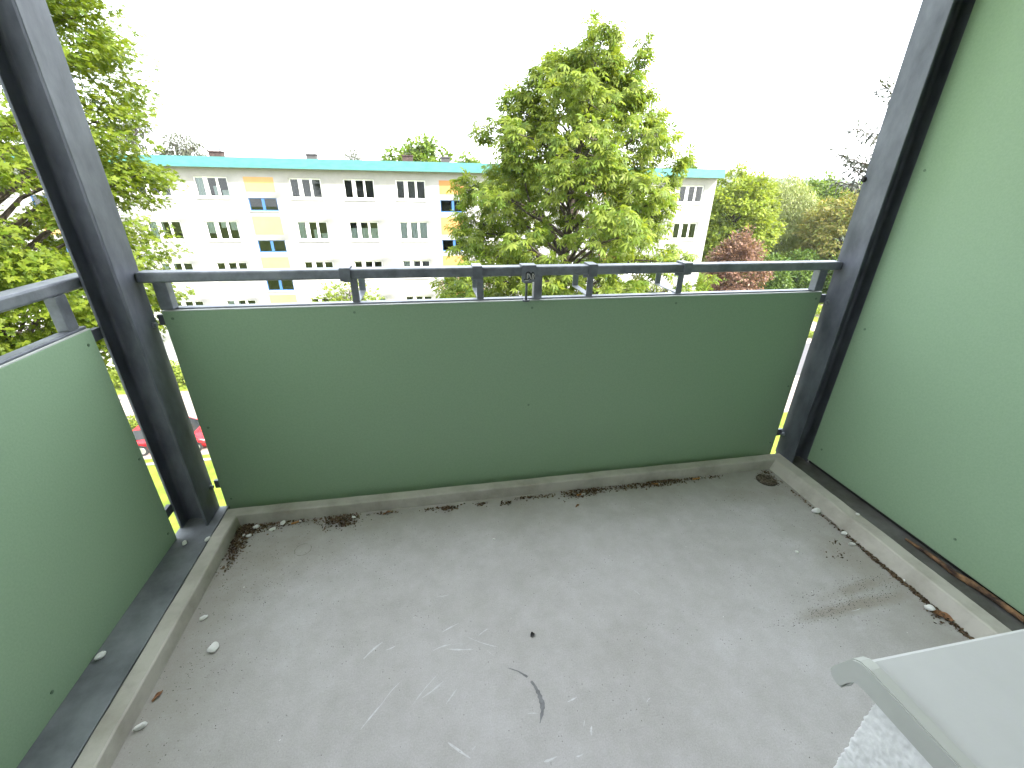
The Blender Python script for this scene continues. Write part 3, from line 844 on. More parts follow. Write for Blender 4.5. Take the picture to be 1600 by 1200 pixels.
# ------------------------------------------------------------------ red car
def red_car():
    base = (-14.15, 22.9, G + 0.012)
    car = thing('parked_car', 'red hatchback parked on the pinkish paving, behind the left steel post', 'car', base)
    L_, W = 4.1, 1.7
    prof = [(-2.05, 0.32), (-2.08, 0.62), (-2.0, 0.86), (-1.75, 0.93), (-0.9, 0.97), (1.1, 0.95), (1.75, 0.84), (2.02, 0.66), (2.06, 0.36), (1.8, 0.22), (-1.85, 0.22)]
    b = MB(); b.prism(prof, 'y', -W / 2, W / 2)
    bmesh.ops.bevel(b.bm, geom=[e for e in b.bm.edges if abs(e.verts[0].co.y - e.verts[1].co.y) < 1e-6], offset=0.09, segments=3, affect='EDGES')
    b.build('body', M['red'], car, True)
    gh = [(-1.85, 0.93), (-1.55, 1.36), (-1.25, 1.44), (0.1, 1.45), (0.45, 1.38), (1.15, 0.94)]
    b = MB()
    A = [b.bm.verts.new((x, -W / 2 + 0.06 + (z - 0.93) * 0.28, z)) for x, z in gh]; Bv = [b.bm.verts.new((x, W / 2 - 0.06 - (z - 0.93) * 0.28, z)) for x, z in gh]
    n = len(gh)
    for k in range(n): b.bm.faces.new((A[k], A[(k + 1) % n], Bv[(k + 1) % n], Bv[k]))
    b.bm.faces.new(A); b.bm.faces.new(Bv)
    b.build('cabin', M['carglass'], car)
    b = MB()
    b.box((-1.45, -0.66, 1.435), (0.25, 0.66, 1.475), 0.015)
    for sgn in (-1, 1):
        for (x0, x1) in ((-1.83, -1.47), (-0.42, -0.36), (1.12, 0.28)):
            y0, y1 = sgn * (W / 2 - 0.05), sgn * (W / 2 - 0.19)
            b.tube([(x0, y0, 0.94), (x1, y1, 1.44)], 0.035, 5)
    b.build('roof', M['red'], car)
    for x in (-1.28, 1.28):
        for sgn in (-1, 1):
            b = MB(); b.tube([(x, sgn * 0.68, 0.31), (x, sgn * 0.87, 0.31)], 0.31, 20); w = b.build('wheel', M['tyre'], car)
            b = MB(); b.tube([(x, sgn * 0.86, 0.31), (x, sgn * 0.885, 0.31)], 0.2, 14); b.build('rim', M['rim'], w)
    for sgn in (-1, 1):
        b = MB(); b.box((1.8, sgn * 0.72 - 0.13, 0.62), (2.06, sgn * 0.72 + 0.13, 0.78), 0.03); b.build('headlight', M['lamp'], car)
        b = MB(); b.box((0.75, sgn * 0.92 - 0.09, 0.93), (0.9, sgn * 0.92 + 0.09, 1.06), 0.02); b.build('mirror', M['red'], car)
    b = MB(); b.box((2.0, -0.55, 0.4), (2.085, 0.55, 0.52), 0.01); b.build('grille', M['tyre'], car)
    b = MB(); b.box((2.03, -0.86, 0.24), (2.1, 0.86, 0.3), 0.01); b.box((-2.0, -0.87, 0.5), (1.9, -0.855, 0.55)); b.build('trim', M['tyre'], car)
    b = MB(); b.box((2.07, -0.26, 0.34), (2.095, 0.26, 0.44)); b.build('number_plate', M['lamp'], car)
red_car()

# ------------------------------------------------------------------ own building: wall, room, slab above
home = thing('apartment_wall', 'rough white rendered wall below the pale window sill, lower right', 'wall', (0.495, 0.222, -0.3))
def W_(b, x0, x1, z0, z1, y0=-0.12, y1=0.222): b.box((x0, y0, z0), (x1, y1, z1))
b = MB((0.495, 0.222, -0.3))
W_(b, -6, -0.62, -12, 3.0); W_(b, 0.498, 8, -12, 0.727); W_(b, 2.1, 8, 0.727, 3.0); W_(b, -0.62, 2.1, 2.2, 3.0); W_(b, -0.62, 0.498, -12, -0.02)
b.build('masonry', M['stucco'], home)
def stucco_skin():
    rg = np.random.default_rng(9)
    cs = 0.002
    s = np.arange(-0.32, 0.30, cs); z = np.arange(0.02, 0.7275, cs)
    ns, nz_ = len(s), len(z)
    h = rg.random((nz_, ns)); 
    k = lambda a: (a + np.roll(a, 1, 0) + np.roll(a, -1, 0) + np.roll(a, 1, 1) + np.roll(a, -1, 1)) / 5
    h1 = k(rg.random((nz_, ns)))
    h = (h1 - 0.5) * 0.0036 + 0.0012
    S_, Z_ = np.meshgrid(s, z)
    x = np.where(S_ < 0, 0.498 - h, 0.498 + S_ - h * (S_ < 0.004)); y = np.where(S_ < 0, 0.222 + S_ + h * (S_ > -0.004), 0.222 + h)
    V = np.stack([x, y, Z_], -1).reshape(-1, 3) - np.array([0.495, 0.222, -0.3])
    i = np.arange(nz_ - 1)[:, None] * ns + np.arange(ns - 1)[None]
    F = np.stack([i, i + 1, i + 1 + ns, i + ns], -1).reshape(-1, 4)
    link('render_coat', np_mesh('render_coat', V, F, M['stucco'], True), home)
stucco_skin()
ws = thing('window_sill', 'pale grey metal window sill with a hooked plastic end cap, lower right', 'window sill', (0.5, 0.1, 0.74))
b = MB((0.5, 0.1, 0.74))
b.prism([(0.02, 0.766), (0.250, 0.7495), (0.254, 0.7465), (0.254, 0.712), (0.249, 0.712), (0.249, 0.741), (0.02, 0.760)], 'x', 0.503, 2.1)
b.build('sill_sheet', M['sill'], ws)
b = MB((0.5, 0.1, 0.74))
b.prism([(-0.1, 0.771), (0.236, 0.763), (0.249, 0.760), (0.256, 0.754), (0.269, 0.720), (0.272, 0.709), (0.268, 0.703), (0.257, 0.699), (0.252, 0.701), (0.2485, 0.722), (0.243, 0.731), (0.232, 0.734), (-0.1, 0.742)], 'x', 0.484, 0.5025)
bmesh.ops.bevel(b.bm, geom=[e for e in b.bm.edges if abs(e.verts[0].co.x - e.verts[1].co.x) < 1e-5], offset=0.0018, segments=2, affect='EDGES')
b.build('end_cap', M['cap'], ws)
hw = thing('house_window', 'white framed window above the pale metal sill', 'window', (1.3, 0.0, 0.77))
b = MB((1.3, 0, 0.77))
for (x0, x1, z0, z1) in ((0.5, 0.58, 0.775, 2.2), (2.02, 2.1, 0.775, 2.2), (0.58, 2.02, 0.775, 0.86), (0.58, 2.02, 2.12, 2.2), (1.27, 1.33, 0.86, 2.12)): b.box((x0, -0.06, z0), (x1, 0.015, z1))
fr_ = b.build('frame', M['pvc'], hw)
b = MB((1.3, 0, 0.77)); b.box((0.58, -0.03, 0.86), (1.27, -0.02, 2.12)); b.build('pane', M['glass'], hw)
b = MB((1.3, 0, 0.77)); b.box((1.33, -0.03, 0.86), (2.02, -0.02, 2.12)); b.build('pane', M['glass'], hw)
b = MB()
b.box((-3, -4.2, -0.1), (3, -0.121, -0.03)); b.box((-3, -4.2, 2.55), (3, -0.121, 2.65)); b.box((-3.1, -4.2, -0.03), (-3, -0.121, 2.55)); b.box((3, -4.2, -0.03), (3.1, -0.121, 2.55)); b.box((-3, -4.3, -0.03), (3, -4.2, 2.55))
o = b.build('room', M['plaster']); tag(o, kind='structure')
b = MB(); b.box((-1.05, 0.23, 2.45), (1.86, 1.66, 2.63)); o = b.build('upper_balcony_slab', M['plaster']); tag(o, kind='structure')

# ------------------------------------------------------------------ balcony floor with raised edge
KH = 0.052
def floor():
    n = 1
    b = MB(); b.box((-0.825, 0.235, -0.16), (1.62, 1.518, 0.0))
    o = b.build('balcony_floor', M['concrete']); tag(o, kind='structure')
    # kerb: slightly sloped inner faces, mitred corners, open towards the house
    def ring(yb):
        return None
    bm = bmesh.new()
    def v(*p): return bm.verts.new(p)
    secL = lambda y: [(-0.825, y, -0.16), (-0.825, y, 0.0), (-0.829, y, KH - 0.004), (-0.833, y, KH), (-0.876, y, KH), (-0.881, y, KH - 0.005), (-0.881, y, -0.16)]
    secF_L = [(-0.825, 1.518, -0.16), (-0.825, 1.518, 0.0), (-0.829, 1.522, KH - 0.004), (-0.833, 1.526, KH), (-0.876, 1.566, KH), (-0.881, 1.571, KH - 0.005), (-0.881, 1.571, -0.16)]
    secF_R = [(1.62, 1.518, -0.16), (1.62, 1.518, 0.0), (1.645, 1.522, KH - 0.004), (1.651, 1.526, KH), (1.702, 1.566, KH), (1.708, 1.571, KH - 0.005), (1.708, 1.571, -0.16)]
    secR = lambda y: [(1.62, y, -0.16), (1.62, y, 0.0), (1.645, y, KH - 0.004), (1.651, y, KH), (1.702, y, KH), (1.708, y, KH - 0.005), (1.708, y, -0.16)]
    rg = random.Random(4)
    stations = [secL(0.235)] + [secL(0.235 + (1.518 - 0.235) * k / 24) for k in range(1, 24)] + [secF_L]
    for k in range(1, 40):
        t = k / 40
        stations.append([tuple(a + (c - a) * t for a, c in zip(p, q)) for p, q in zip(secF_L, secF_R)])
    stations += [secF_R] + [secR(1.518 - (1.518 - 0.235) * k / 24) for k in range(1, 25)]
    rows = []
    for st in stations:
        j = [rg.uniform(-0.0012, 0.0012) for _ in range(3)]
        rows.append([v(p[0] + (j[0] if 1 < i < 6 else 0), p[1] + (j[1] if 1 < i < 6 else 0), p[2] + (j[2] * 0.8 if 1 < i < 6 else 0)) for i, p in enumerate(st)])
    for a, c in zip(rows, rows[1:]):
        for k in range(6): bm.faces.new((a[k], c[k], c[k + 1], a[k + 1]))
        bm.faces.new((a[6], c[6], c[0], a[0]))
    bm.faces.new(rows[0]); bm.faces.new(list(reversed(rows[-1])))
    bmesh.ops.recalc_face_normals(bm, faces=bm.faces[:])
    me = bpy.data.meshes.new('balcony_kerb'); bm.to_mesh(me); bm.free(); me.materials.append(M['kerb'])
    k = link('balcony_kerb', me); tag(k, kind='structure')
    return o
floor_o = floor()

# ------------------------------------------------------------------ steel frame
def i_section(x0, x1, y0, y1, tf=0.008, tw=0.006, fil=0.011):
    """outline of an I section: flanges at x0 and x1 (planes across x), web in the middle of y"""
    ym = (y0 + y1) / 2
    a, c = x0 + tf, x1 - tf
    w0, w1 = ym - tw / 2, ym + tw / 2
    def arc(cx, cy, r, s, e, n=4): return [(cx + r * math.cos(R(s + (e - s) * k / n)), cy + r * math.sin(R(s + (e - s) * k / n))) for k in range(n + 1)]
    p = [(x0 + 0.0015, y0), (a - 0.001, y0), (a, y0 + 0.001)]
    p += arc(a + fil, w0 - fil, fil, 180, 90)
    p += arc(c - fil, w0 - fil, fil, 90, 0)
    p += [(c, y0 + 0.001), (c + 0.001, y0), (x1 - 0.0015, y0), (x1, y0 + 0.0015), (x1, y1 - 0.0015), (x1 - 0.0015, y1), (c + 0.001, y1), (c, y1 - 0.001)]
    p += arc(c - fil, w1 + fil, fil, 0, -90)
    p += arc(a + fil, w1 + fil, fil, 270, 180)
    p += [(a, y1 - 0.001), (a - 0.001, y1), (x0 + 0.0015, y1), (x0, y1 - 0.0015), (x0, y0 + 0.0015)]
    return p
def bolt(b, x, y, z, sgn):
    b.tube([(x, y, z), (x + sgn * 0.003, y, z)], 0.0105, 12); b.tube([(x + sgn * 0.003, y, z), (x + sgn * 0.010, y, z)], 0.008, 6)
PY0, PY1 = 1.484, 1.596
for (x0, x1, face, sgn, lb) in ((-1.018, -0.92, -0.92, 1, 'left steel post, an upright girder with an open channel beside the maple'), (1.703, 1.801, 1.703, -1, 'right steel post, an upright girder against the tall green screen')):
    p = thing('steel_post', lb, 'post', ((x0 + x1) / 2, (PY0 + PY1) / 2, 0.045), 0, 'steel posts of the balcony frame')
    og = ((x0 + x1) / 2, (PY0 + PY1) / 2, 0.045)
    b = MB(og); b.prism(i_section(x0, x1, PY0, PY1), 'z', 0.047, 2.449); b.build('girder', M['steel'], p)
    for z in (0.835, 0.16):
        b = MB(og); bolt(b, face, 1.575 if z > 0.5 else 1.578, z, sgn); b.build('bolt', M['steel_rail'], p)
    b = MB(og)
    if sgn < 0: bolt(b, face, 1.592, 1.32, sgn)
    else: bolt(b, face - 0.09, 1.0, -0.2, sgn)
    if sgn < 0: b.build('bolt', M['ash'], p)
    else: b.bm.free()
# floor beams at both sides
bl = thing('steel_beam', 'left floor beam, smooth dark grey steel with white pebbles on it', 'beam', (-0.943, 0.9, 0.0), 0, 'steel floor beams')
b = MB((-0.943, 0.9, 0)); b.box((-1.024, 0.225, -0.16), (-0.8865, 1.60, 0.045), 0.002); b.build('girder', M['steel_beam'], bl)
br_ = thing('steel_beam', 'right floor beam, grimy dark steel with a dead branch on it', 'beam', (1.78, 0.9, 0.0), 0, 'steel floor beams')
b = MB((1.78, 0.9, 0)); b.box((1.7135, 0.225, -0.16), (1.86, 1.60, 0.045), 0.002); b.build('girder', M['steel_grime'], br_)

# ------------------------------------------------------------------ front railing
def screw(parent, og, x, y, z, axis='y', sgn=-1):
    b = MB(og)
    d = {'y': (0, sgn, 0), 'x': (sgn, 0, 0)}[axis]
    b.tube([(x, y, z), (x + d[0] * 0.0018, y + d[1] * 0.0018, z)], 0.0045, 12)
    b.tube([(x + d[0] * 0.0018, y + d[1] * 0.0018, z), (x + d[0] * 0.0028, y + d[1] * 0.0024, z)], 0.0024, 8)
    b.build('screw', M['screw'], parent)
fg = (0.39, 1.6, 0.0)
fr = thing('front_railing', 'front balcony railing with a long green board and grey steel handrail', 'railing', fg)
b = MB(fg); b.box((-0.9195, 1.562, 0.975), (1.7025, 1.612, 1.009), 0.007, 3); b.build('handrail', M['steel_rail'], fr)
b = MB(fg); b.box((-0.90, 1.611, 0.842), (1.685, 1.641, 0.882), 0.003); b.build('lower_rail', M['steel_rail'], fr)
pa = None
b = MB(fg); b.box((-0.897, 1.5985, -0.09), (1.684, 1.6065, 0.873), 0.0012, 1); pa = b.build('board', M['panel'], fr)
b = MB(fg); b.box((-0.896, 1.5990, 0.8732), (1.683, 1.6090, 0.8762)); b.build('edge_strip', M['edge'], fr)
for (x, w) in ((-0.872, 0.020), (1.648, 0.020), (0.398, 0.016)):
    b = MB(fg); b.box((x - w, 1.588, 0.882), (x + w, 1.622 if w > 0.017 else 1.618, 0.9748), 0.002); b.build('stanchion', M['steel_rail'], fr)
for x, zs in ((-0.87, (0.848, 0.42, 0.08)), (-0.28, (0.85,)), (0.38, (0.846, 0.42)), (0.99, (0.846,)), (1.66, (0.846, 0.42, 0.1)), (-0.87, (0.42,))):
    for z in zs: screw(pa, fg, x, 1.5985, z)
for (x0, x1) in ((-0.9195, -0.899), (1.686, 1.7025)):
    for z in (0.842, 0.15):
        b = MB(fg); b.box((x0 - (0.0 if x0 > 0 else 0.0), 1.609 - 0.022, z - 0.018), (x1 + 0.04 if x0 < 0 else x1, 1.5975, z + 0.018)) if False else b.box((x0 if x0 < 0 else x0 - 0.03, 1.6085, z - 0.018), (x1 + 0.03 if x0 < 0 else x1 + 0.02, 1.6205, z + 0.018)); b.build('mounting_arm', M['steel'], fr)

# flower box brackets clipped over the handrail
def bracket(x, label):
    og = (x, 1.587, 0.88)
    t = thing('planter_bracket', label, 'bracket', og, 0, 'flower box brackets on the front handrail')
    b = MB(og)
    b.box((x - 0.017, 1.554, 0.970), (x + 0.017, 1.5575, 1.0145)); b.box((x - 0.017, 1.5575, 1.0105), (x + 0.017, 1.6175, 1.0145)); b.box((x - 0.017, 1.6140, 0.955), (x + 0.017, 1.6175, 1.0105))
    b.build('clip', M['steel_rail'], t)
    x2 = x + 0.016
    b = MB(og); b.box((x2 - 0.0125, 1.6180, 0.886), (x2 + 0.0125, 1.6220, 0.99)); b.build('inner_bar', M['steel_rail'], t)
    b = MB(og); b.box((x2 - 0.0125, 1.6180, 0.882), (x2 + 0.0125, 1.800, 0.886)); b.build('bottom_bar', M['steel_rail'], t)
    b = MB(og); b.box((x2 - 0.0125, 1.796, 0.886), (x2 + 0.0125, 1.800, 0.968)); b.build('outer_bar', M['steel_rail'], t)
bracket(-0.287, 'flower box bracket on the handrail in front of the white block, the leftmost')
bracket(0.165, 'flower box bracket just left of the clamp on the handrail')
bracket(0.600, 'flower box bracket just right of the middle stanchion')
bracket(0.988, 'flower box bracket near the copper tree, the rightmost')

# clamp with a scrawled plate
cg = (0.352, 1.56, 0.98)
cl = thing('rail_clamp', 'steel clamp with a scrawled black and white mark, hooked over the handrail', 'clamp', cg)
b = MB(cg); b.box((0.326, 1.5515, 0.955), (0.380, 1.5545, 1.0155), 0.001, 1); b.box((0.326, 1.5545, 1.0125), (0.380, 1.60, 1.0155)); b.build('plate', M['steel_rail'], cl)
b = MB(cg)
def strip(pts, w):
    for (a, c) in zip(pts, pts[1:]):
        a, c = Vector((a[0], 0, a[1])), Vector((c[0], 0, c[1])); d = (c - a).normalized(); nrm = Vector((-d.z, 0, d.x)) * w
        vs = [b.bm.verts.new(Vector((0.326, 1.5508, 0.955)) + q) for q in (a - nrm, c - nrm, c + nrm, a + nrm)]; b.bm.faces.new(vs)
        vs2 = [b.bm.verts.new(Vector((0.326, 1.5513, 0.955)) + q) for q in (a - nrm, c - nrm, c + nrm, a + nrm)]; b.bm.faces.new(vs2)
strip([(0.017, 0.008), (0.017, 0.033), (0.024, 0.037), (0.033, 0.031), (0.036, 0.022)], 0.0026)
strip([(0.009, 0.010), (0.022, 0.009), (0.031, 0.016), (0.034, 0.026)], 0.0022)
strip([(0.034, 0.008), (0.036, 0.030), (0.042, 0.036), (0.040, 0.012)], 0.0024)
strip([(0.044, 0.034), (0.048, 0.010)], 0.0022)
b.build('black_mark', M['black'], cl)
b = MB(cg)
def strip2(pts, w):
    for (a, c) in zip(pts, pts[1:]):
        a, c = Vector((a[0], 0, a[1])), Vector((c[0], 0, c[1])); d = (c - a).normalized(); nrm = Vector((-d.z, 0, d.x)) * w
        vs = [b.bm.verts.new(Vector((0.326, 1.5502, 0.955)) + q) for q in (a - nrm, c - nrm, c + nrm, a + nrm)]; b.bm.faces.new(vs)
strip2([(0.020, 0.012), (0.020, 0.031), (0.030, 0.026), (0.034, 0.012)], 0.0013)
strip2([(0.038, 0.010), (0.041, 0.031), (0.046, 0.024), (0.044, 0.010)], 0.0013)
strip2([(0.012, 0.007), (0.026, 0.007)], 0.0012)
b.build('white_mark', M['cigpaper'], cl)
b = MB(cg); b.tube([(0.350, 1.575, 0.956), (0.350, 1.575, 0.885)], 0.0045, 8); b.tube([(0.350, 1.575, 0.885), (0.350, 1.575, 0.879)], 0.014, 10); b.build('threaded_rod', M['steel'], cl)
b = MB(cg); b.box((0.336, 1.5545, 0.950), (0.366, 1.598, 0.956)); b.build('bottom_plate', M['steel'], cl)

# ------------------------------------------------------------------ left railing
lg = (-1.03, 0.85, 0.0)
lr = thing('side_railing', 'left side railing with a green board and a wide grey handrail', 'railing', lg)
b = MB(lg); b.box((-1.075, 0.23, 0.978), (-1.02, 1.555, 1.014), 0.007, 3); b.build('handrail', M['steel_rail'], lr)
b = MB(lg); b.box((-1.052, 0.24, 0.838), (-1.018, 1.44, 0.878), 0.003); b.build('lower_rail', M['steel_rail'], lr)
b = MB(lg); b.box((-1.0125, 0.24, 0.0462), (-1.0045, 1.432, 0.869), 0.0012, 1); pl = b.build('board', M['panel'], lr)
b = MB(lg); b.box((-1.014, 0.241, 0.8692), (-1.005, 1.431, 0.8718)); b.build('edge_strip', M['edge'], lr)
for y in (1.40, 0.35):
    b = MB(lg); b.box((-1.052, y - 0.02, 0.878), (-1.022, y + 0.02, 0.9778), 0.002); b.build('stanchion', M['steel_rail'], lr)
for y, z in ((1.40, 0.83), (1.41, 0.42), (1.40, 0.1), (0.85, 0.83), (0.85, 0.1)): screw(pl, lg, -1.0045, y, z, 'x', 1)
for z in (0.842, 0.15):
    b = MB(lg); b.box((-1.03, 1.40, z - 0.018), (-1.016, 1.4838, z + 0.018)); b.build('mounting_arm', M['steel'], lr)

# ------------------------------------------------------------------ right privacy screen
rgn = (1.79, 0.85, 0.07)
sn = thing('privacy_screen', 'tall plain green privacy screen closing the right side', 'screen', rgn)
b = MB(rgn); b.box((1.786, 0.24, 0.066), (1.794, 1.483, 2.44), 0.0012, 1); ps = b.build('board', M['panel'], sn)
b = MB(rgn)
for z in (0.30, 1.3, 2.4): b.box((1.7945, 0.24, z - 0.02), (1.83, 1.5, z + 0.02))
b.build('back_rail', M['steel'], sn)
b = MB(rgn); b.box((1.802, 0.24, 0.0455), (1.845, 1.483, 0.13)); b.build('gap_light_block', M['dark'], sn)  # added strip, blocks outside light under the board so the gap stays black
for (y, z) in ((1.43, 0.155), (1.44, 0.75), (1.44, 1.35), (1.44, 1.95), (0.85, 0.155), (0.85, 1.35)): screw(ps, rgn, 1.786, y, z, 'x', -1)

# ------------------------------------------------------------------ small things on the floor
def pebble(x, y, z, s, label, seed, ratio=0.62, rot=0.0):
    rg = np.random.default_rng(seed)
    bm = bmesh.new(); bmesh.ops.create_icosphere(bm, subdivisions=3, radius=0.5)
    ph = rg.random(6) * 6.28
    pl_ = unit(rg, 13); pd_ = rg.uniform(0.70, 0.96, 13)
    for v in bm.verts:
        c = v.co.normalized()
        k = 1 + 0.10 * math.sin(3 * c.x + ph[0]) + 0.08 * math.sin(4 * c.y + ph[1]) + 0.06 * math.sin(5 * c.z + ph[2]) + 0.05 * math.sin(7 * c.x + 4 * c.y + ph[3])
        if c.x > 0.2: k *= 1 - 0.12 * c.x
        for q_, w_ in zip(pl_, pd_):
            t_ = c.dot(Vector(q_))
            if t_ > 0.05: k = min(k, w_ / t_)
        v.co = Vector((c.x * 0.5 * k, c.y * 0.5 * ratio * k, c.z * 0.26 * k))
    zm = min(v.co.z for v in bm.verts)
    for v in bm.verts: v.co.z -= zm + 0.02
    me = bpy.data.meshes.new('pebble'); bm.to_mesh(me); bm.free()
    me.materials.append(M['pebble'])
    o = link('pebble', me, None, (x, y, z)); o.scale = (s, s, s); o.rotation_euler = (0, 0, rot)
    tag(o, label, 'pebble', 'white pebbles scattered over the balcony')
PB = [
 (-0.962, 1.396, 0.045, 0.029, 'white pebble on the left floor beam close to the left steel post', 0.6, 1.9),
 (-0.884, 1.398, 0.050, 0.026, 'narrow white pebble lying over the gap between left beam and concrete kerb', 0.5, 1.2),
 (-0.985, 0.972, 0.045, 0.031, 'white pebble on the left floor beam against the green side board', 0.6, 0.8),
 (-0.755, 1.494, 0.002, 0.030, 'white pebble on the dark litter in the left corner, beside the kerb', 0.62, 0.3),
 (-0.689, 1.472, 0.0, 0.027, 'white pebble right of the dark litter, away from the front kerb', 0.62, 0.3),
 (-0.660, 1.503, 0.0, 0.027, 'upright white pebble touching the front kerb, right of the corner litter', 0.75, 1.2),
 (-0.768, 1.447, 0.002, 0.022, 'small white pebble at the near edge of the corner litter', 0.7, 0.2),
 (-0.790, 1.456, 0.002, 0.013, 'tiny white pebble touching a small pebble in the corner litter', 0.8, 0.9),
 (-0.783, 1.091, 0.0, 0.027, 'white pebble at the foot of the left kerb, above the largest pebble', 0.55, 0.5),
 (-0.709, 0.980, 0.0, 0.035, 'largest white pebble, lying alone on the open floor at the left', 0.85, 1.1),
 (-0.802, 0.785, 0.0, 0.033, 'long white pebble at the foot of the left kerb, lowest in the picture', 0.42, 0.55),
 (1.590, 1.198, 0.0, 0.044, 'long white pebble at the foot of the right kerb near the drain', 0.5, -0.25),
 (1.690, 1.109, 0.051, 0.018, 'small white pebble on top of the right kerb', 0.55, -0.9),
 (1.600, 1.066, 0.0, 0.029, 'chunky white pebble at the foot of the right kerb', 0.75, 0.1),
 (1.579, 1.010, 0.0, 0.030, 'thin white chip beside the right kerb', 0.3, -0.3),
 (1.334, 1.015, 0.0, 0.016, 'small white pebble alone on the open floor at the right', 0.7, -0.5),
 (1.583, 0.718, 0.004, 0.036, 'white pebble lying beside the brown dry leaf', 0.6, -0.4),
 (-0.379, 1.487, 0.004, 0.019, 'small white pebble on the heap of litter under the front kerb', 0.65, -0.4),
 (0.183, 1.274, 0.0, 0.011, 'very small white chip in the middle of the floor', 0.8, 0.0),
 (1.617, 0.831, 0.002, 0.012, 'small white chip in the dirt line of the right kerb', 0.6, 0.6),
]
for i, (x, y, z, s, lb, ra, ro) in enumerate(PB): pebble(x, y, z, s, lb, 100 + i, ra, ro)

def butt(a, c, label, burnt=True, white=0.3):
    a, c = Vector((*a, 0.0042)), Vector((*c, 0.0042))
    og = a.lerp(c, 0.5)
    t = thing('cigarette_butt', label, 'cigarette butt', og, 0, 'cigarette butts along the front kerb')
    m_ = a.lerp(c, 1 - white)
    b = MB(og); b.tube([a, m_], 0.0040, 10); b.build('filter', M['filter'], t)
    b = MB(og); b.tube([m_, c], 0.0042, 10); b.build('paper', M['cigpaper'], t)
    if burnt:
        d = (c - a).normalized(); b = MB(og); b.tube([c, c + d * 0.003], [0.004, 0.003], 8); b.build('burnt_end', M['ash'], t)
butt((-0.625, 1.491), (-0.588, 1.504), 'orange cigarette butt against the front kerb near the left corner', True, 0.25)
butt((0.592, 1.474), (0.632, 1.478), 'cigarette butt with a white end in the middle heap of litter', False, 0.5)
butt((0.968, 1.496), (1.006, 1.490), 'brown cigarette butt in the right heap of litter', False, 0.15)
butt((1.184, 1.497), (1.226, 1.499), 'brown cigarette butt with a dark end, the one nearest the drain', True, 0.1)

# dead branch on the right beam
sg = (1.78, 0.8, 0.05)
pts = [(1.757, 0.962, 0.052), (1.762, 0.90, 0.054), (1.764, 0.838, 0.055), (1.760, 0.793, 0.056), (1.770, 0.748, 0.057), (1.774, 0.70, 0.058), (1.776, 0.64, 0.058), (1.778, 0.56, 0.058), (1.780, 0.45, 0.058)]
b = MB(sg); b.tube(pts, [0.004, 0.007, 0.0085, 0.009, 0.011, 0.0095, 0.009, 0.008, 0.006], 8)
b.tube([(1.762, 0.80, 0.058), (1.752, 0.785, 0.064)], [0.005, 0.003], 6)
st = b.build('dead_branch', M['twig']); st.location = sg; tag(st, 'crooked dead branch with peeling bark on the right floor beam', 'branch')

# brown dry leaf and a few single crumbs
def leaf_thing(name, x, y, L_, W, rot, mat, label, curl=0.3, cat='dry leaf', z=0.003):
    n, m_ = 8, 4
    V, F = [], []
    for i in range(n + 1):
        t = i / n; w = W * math.sin(math.pi * min(1, t * 0.96 + 0.03)) ** 0.8
        for j in range(m_ + 1):
            q = (j / m_ - 0.5) * 2
            V.append(((t - 0.5) * L_, q * w / 2, curl * (q * q) * w / 2 + 0.002 * math.sin(t * 9 + q * 2)))
    V2 = [(x_, y_, z_ + 0.0012) for x_, y_, z_ in V]
    for i in range(n):
        for j in range(m_):
            a = i * (m_ + 1) + j
            F.append((a, a + 1, a + m_ + 2, a + m_ + 1))
    k = len(V); F += [(a + k, d + k, c + k, b_ + k) for a, b_, c, d in F]
    o = link(name, np_mesh(name, np.array(V + V2), np.array(F), mat, True), None, (x, y, z)); o.rotation_euler = (0, 0, rot)
    tag(o, label, cat)
leaf_thing('dry_leaf', 1.605, 0.690, 0.055, 0.03, -0.9, M['dryleaf'], 'curled brown dry leaf beside a white pebble near the right kerb')
leaf_thing('dry_leaf', 0.244, 0.858, 0.016, 0.013, 0.5, M['ash'], 'small dark crumpled leaf alone in the middle of the floor', 0.6)
leaf_thing('dry_leaf', 0.572, 1.407, 0.026, 0.009, 0.6, M['dryleaf'], 'small brown leaf just in front of the middle heap of litter', 0.5)
leaf_thing('dry_leaf', -0.801, 0.86, 0.03, 0.011, 1.1, M['dryleaf'], 'brown flake at the foot of the left kerb above the long pebble', 0.4)
leaf_thing('dry_leaf', -0.245, 1.497, 0.035, 0.01, 0.5, M['dryleaf'], 'brown stalk flake at the front kerb right of the litter heap', 0.5)

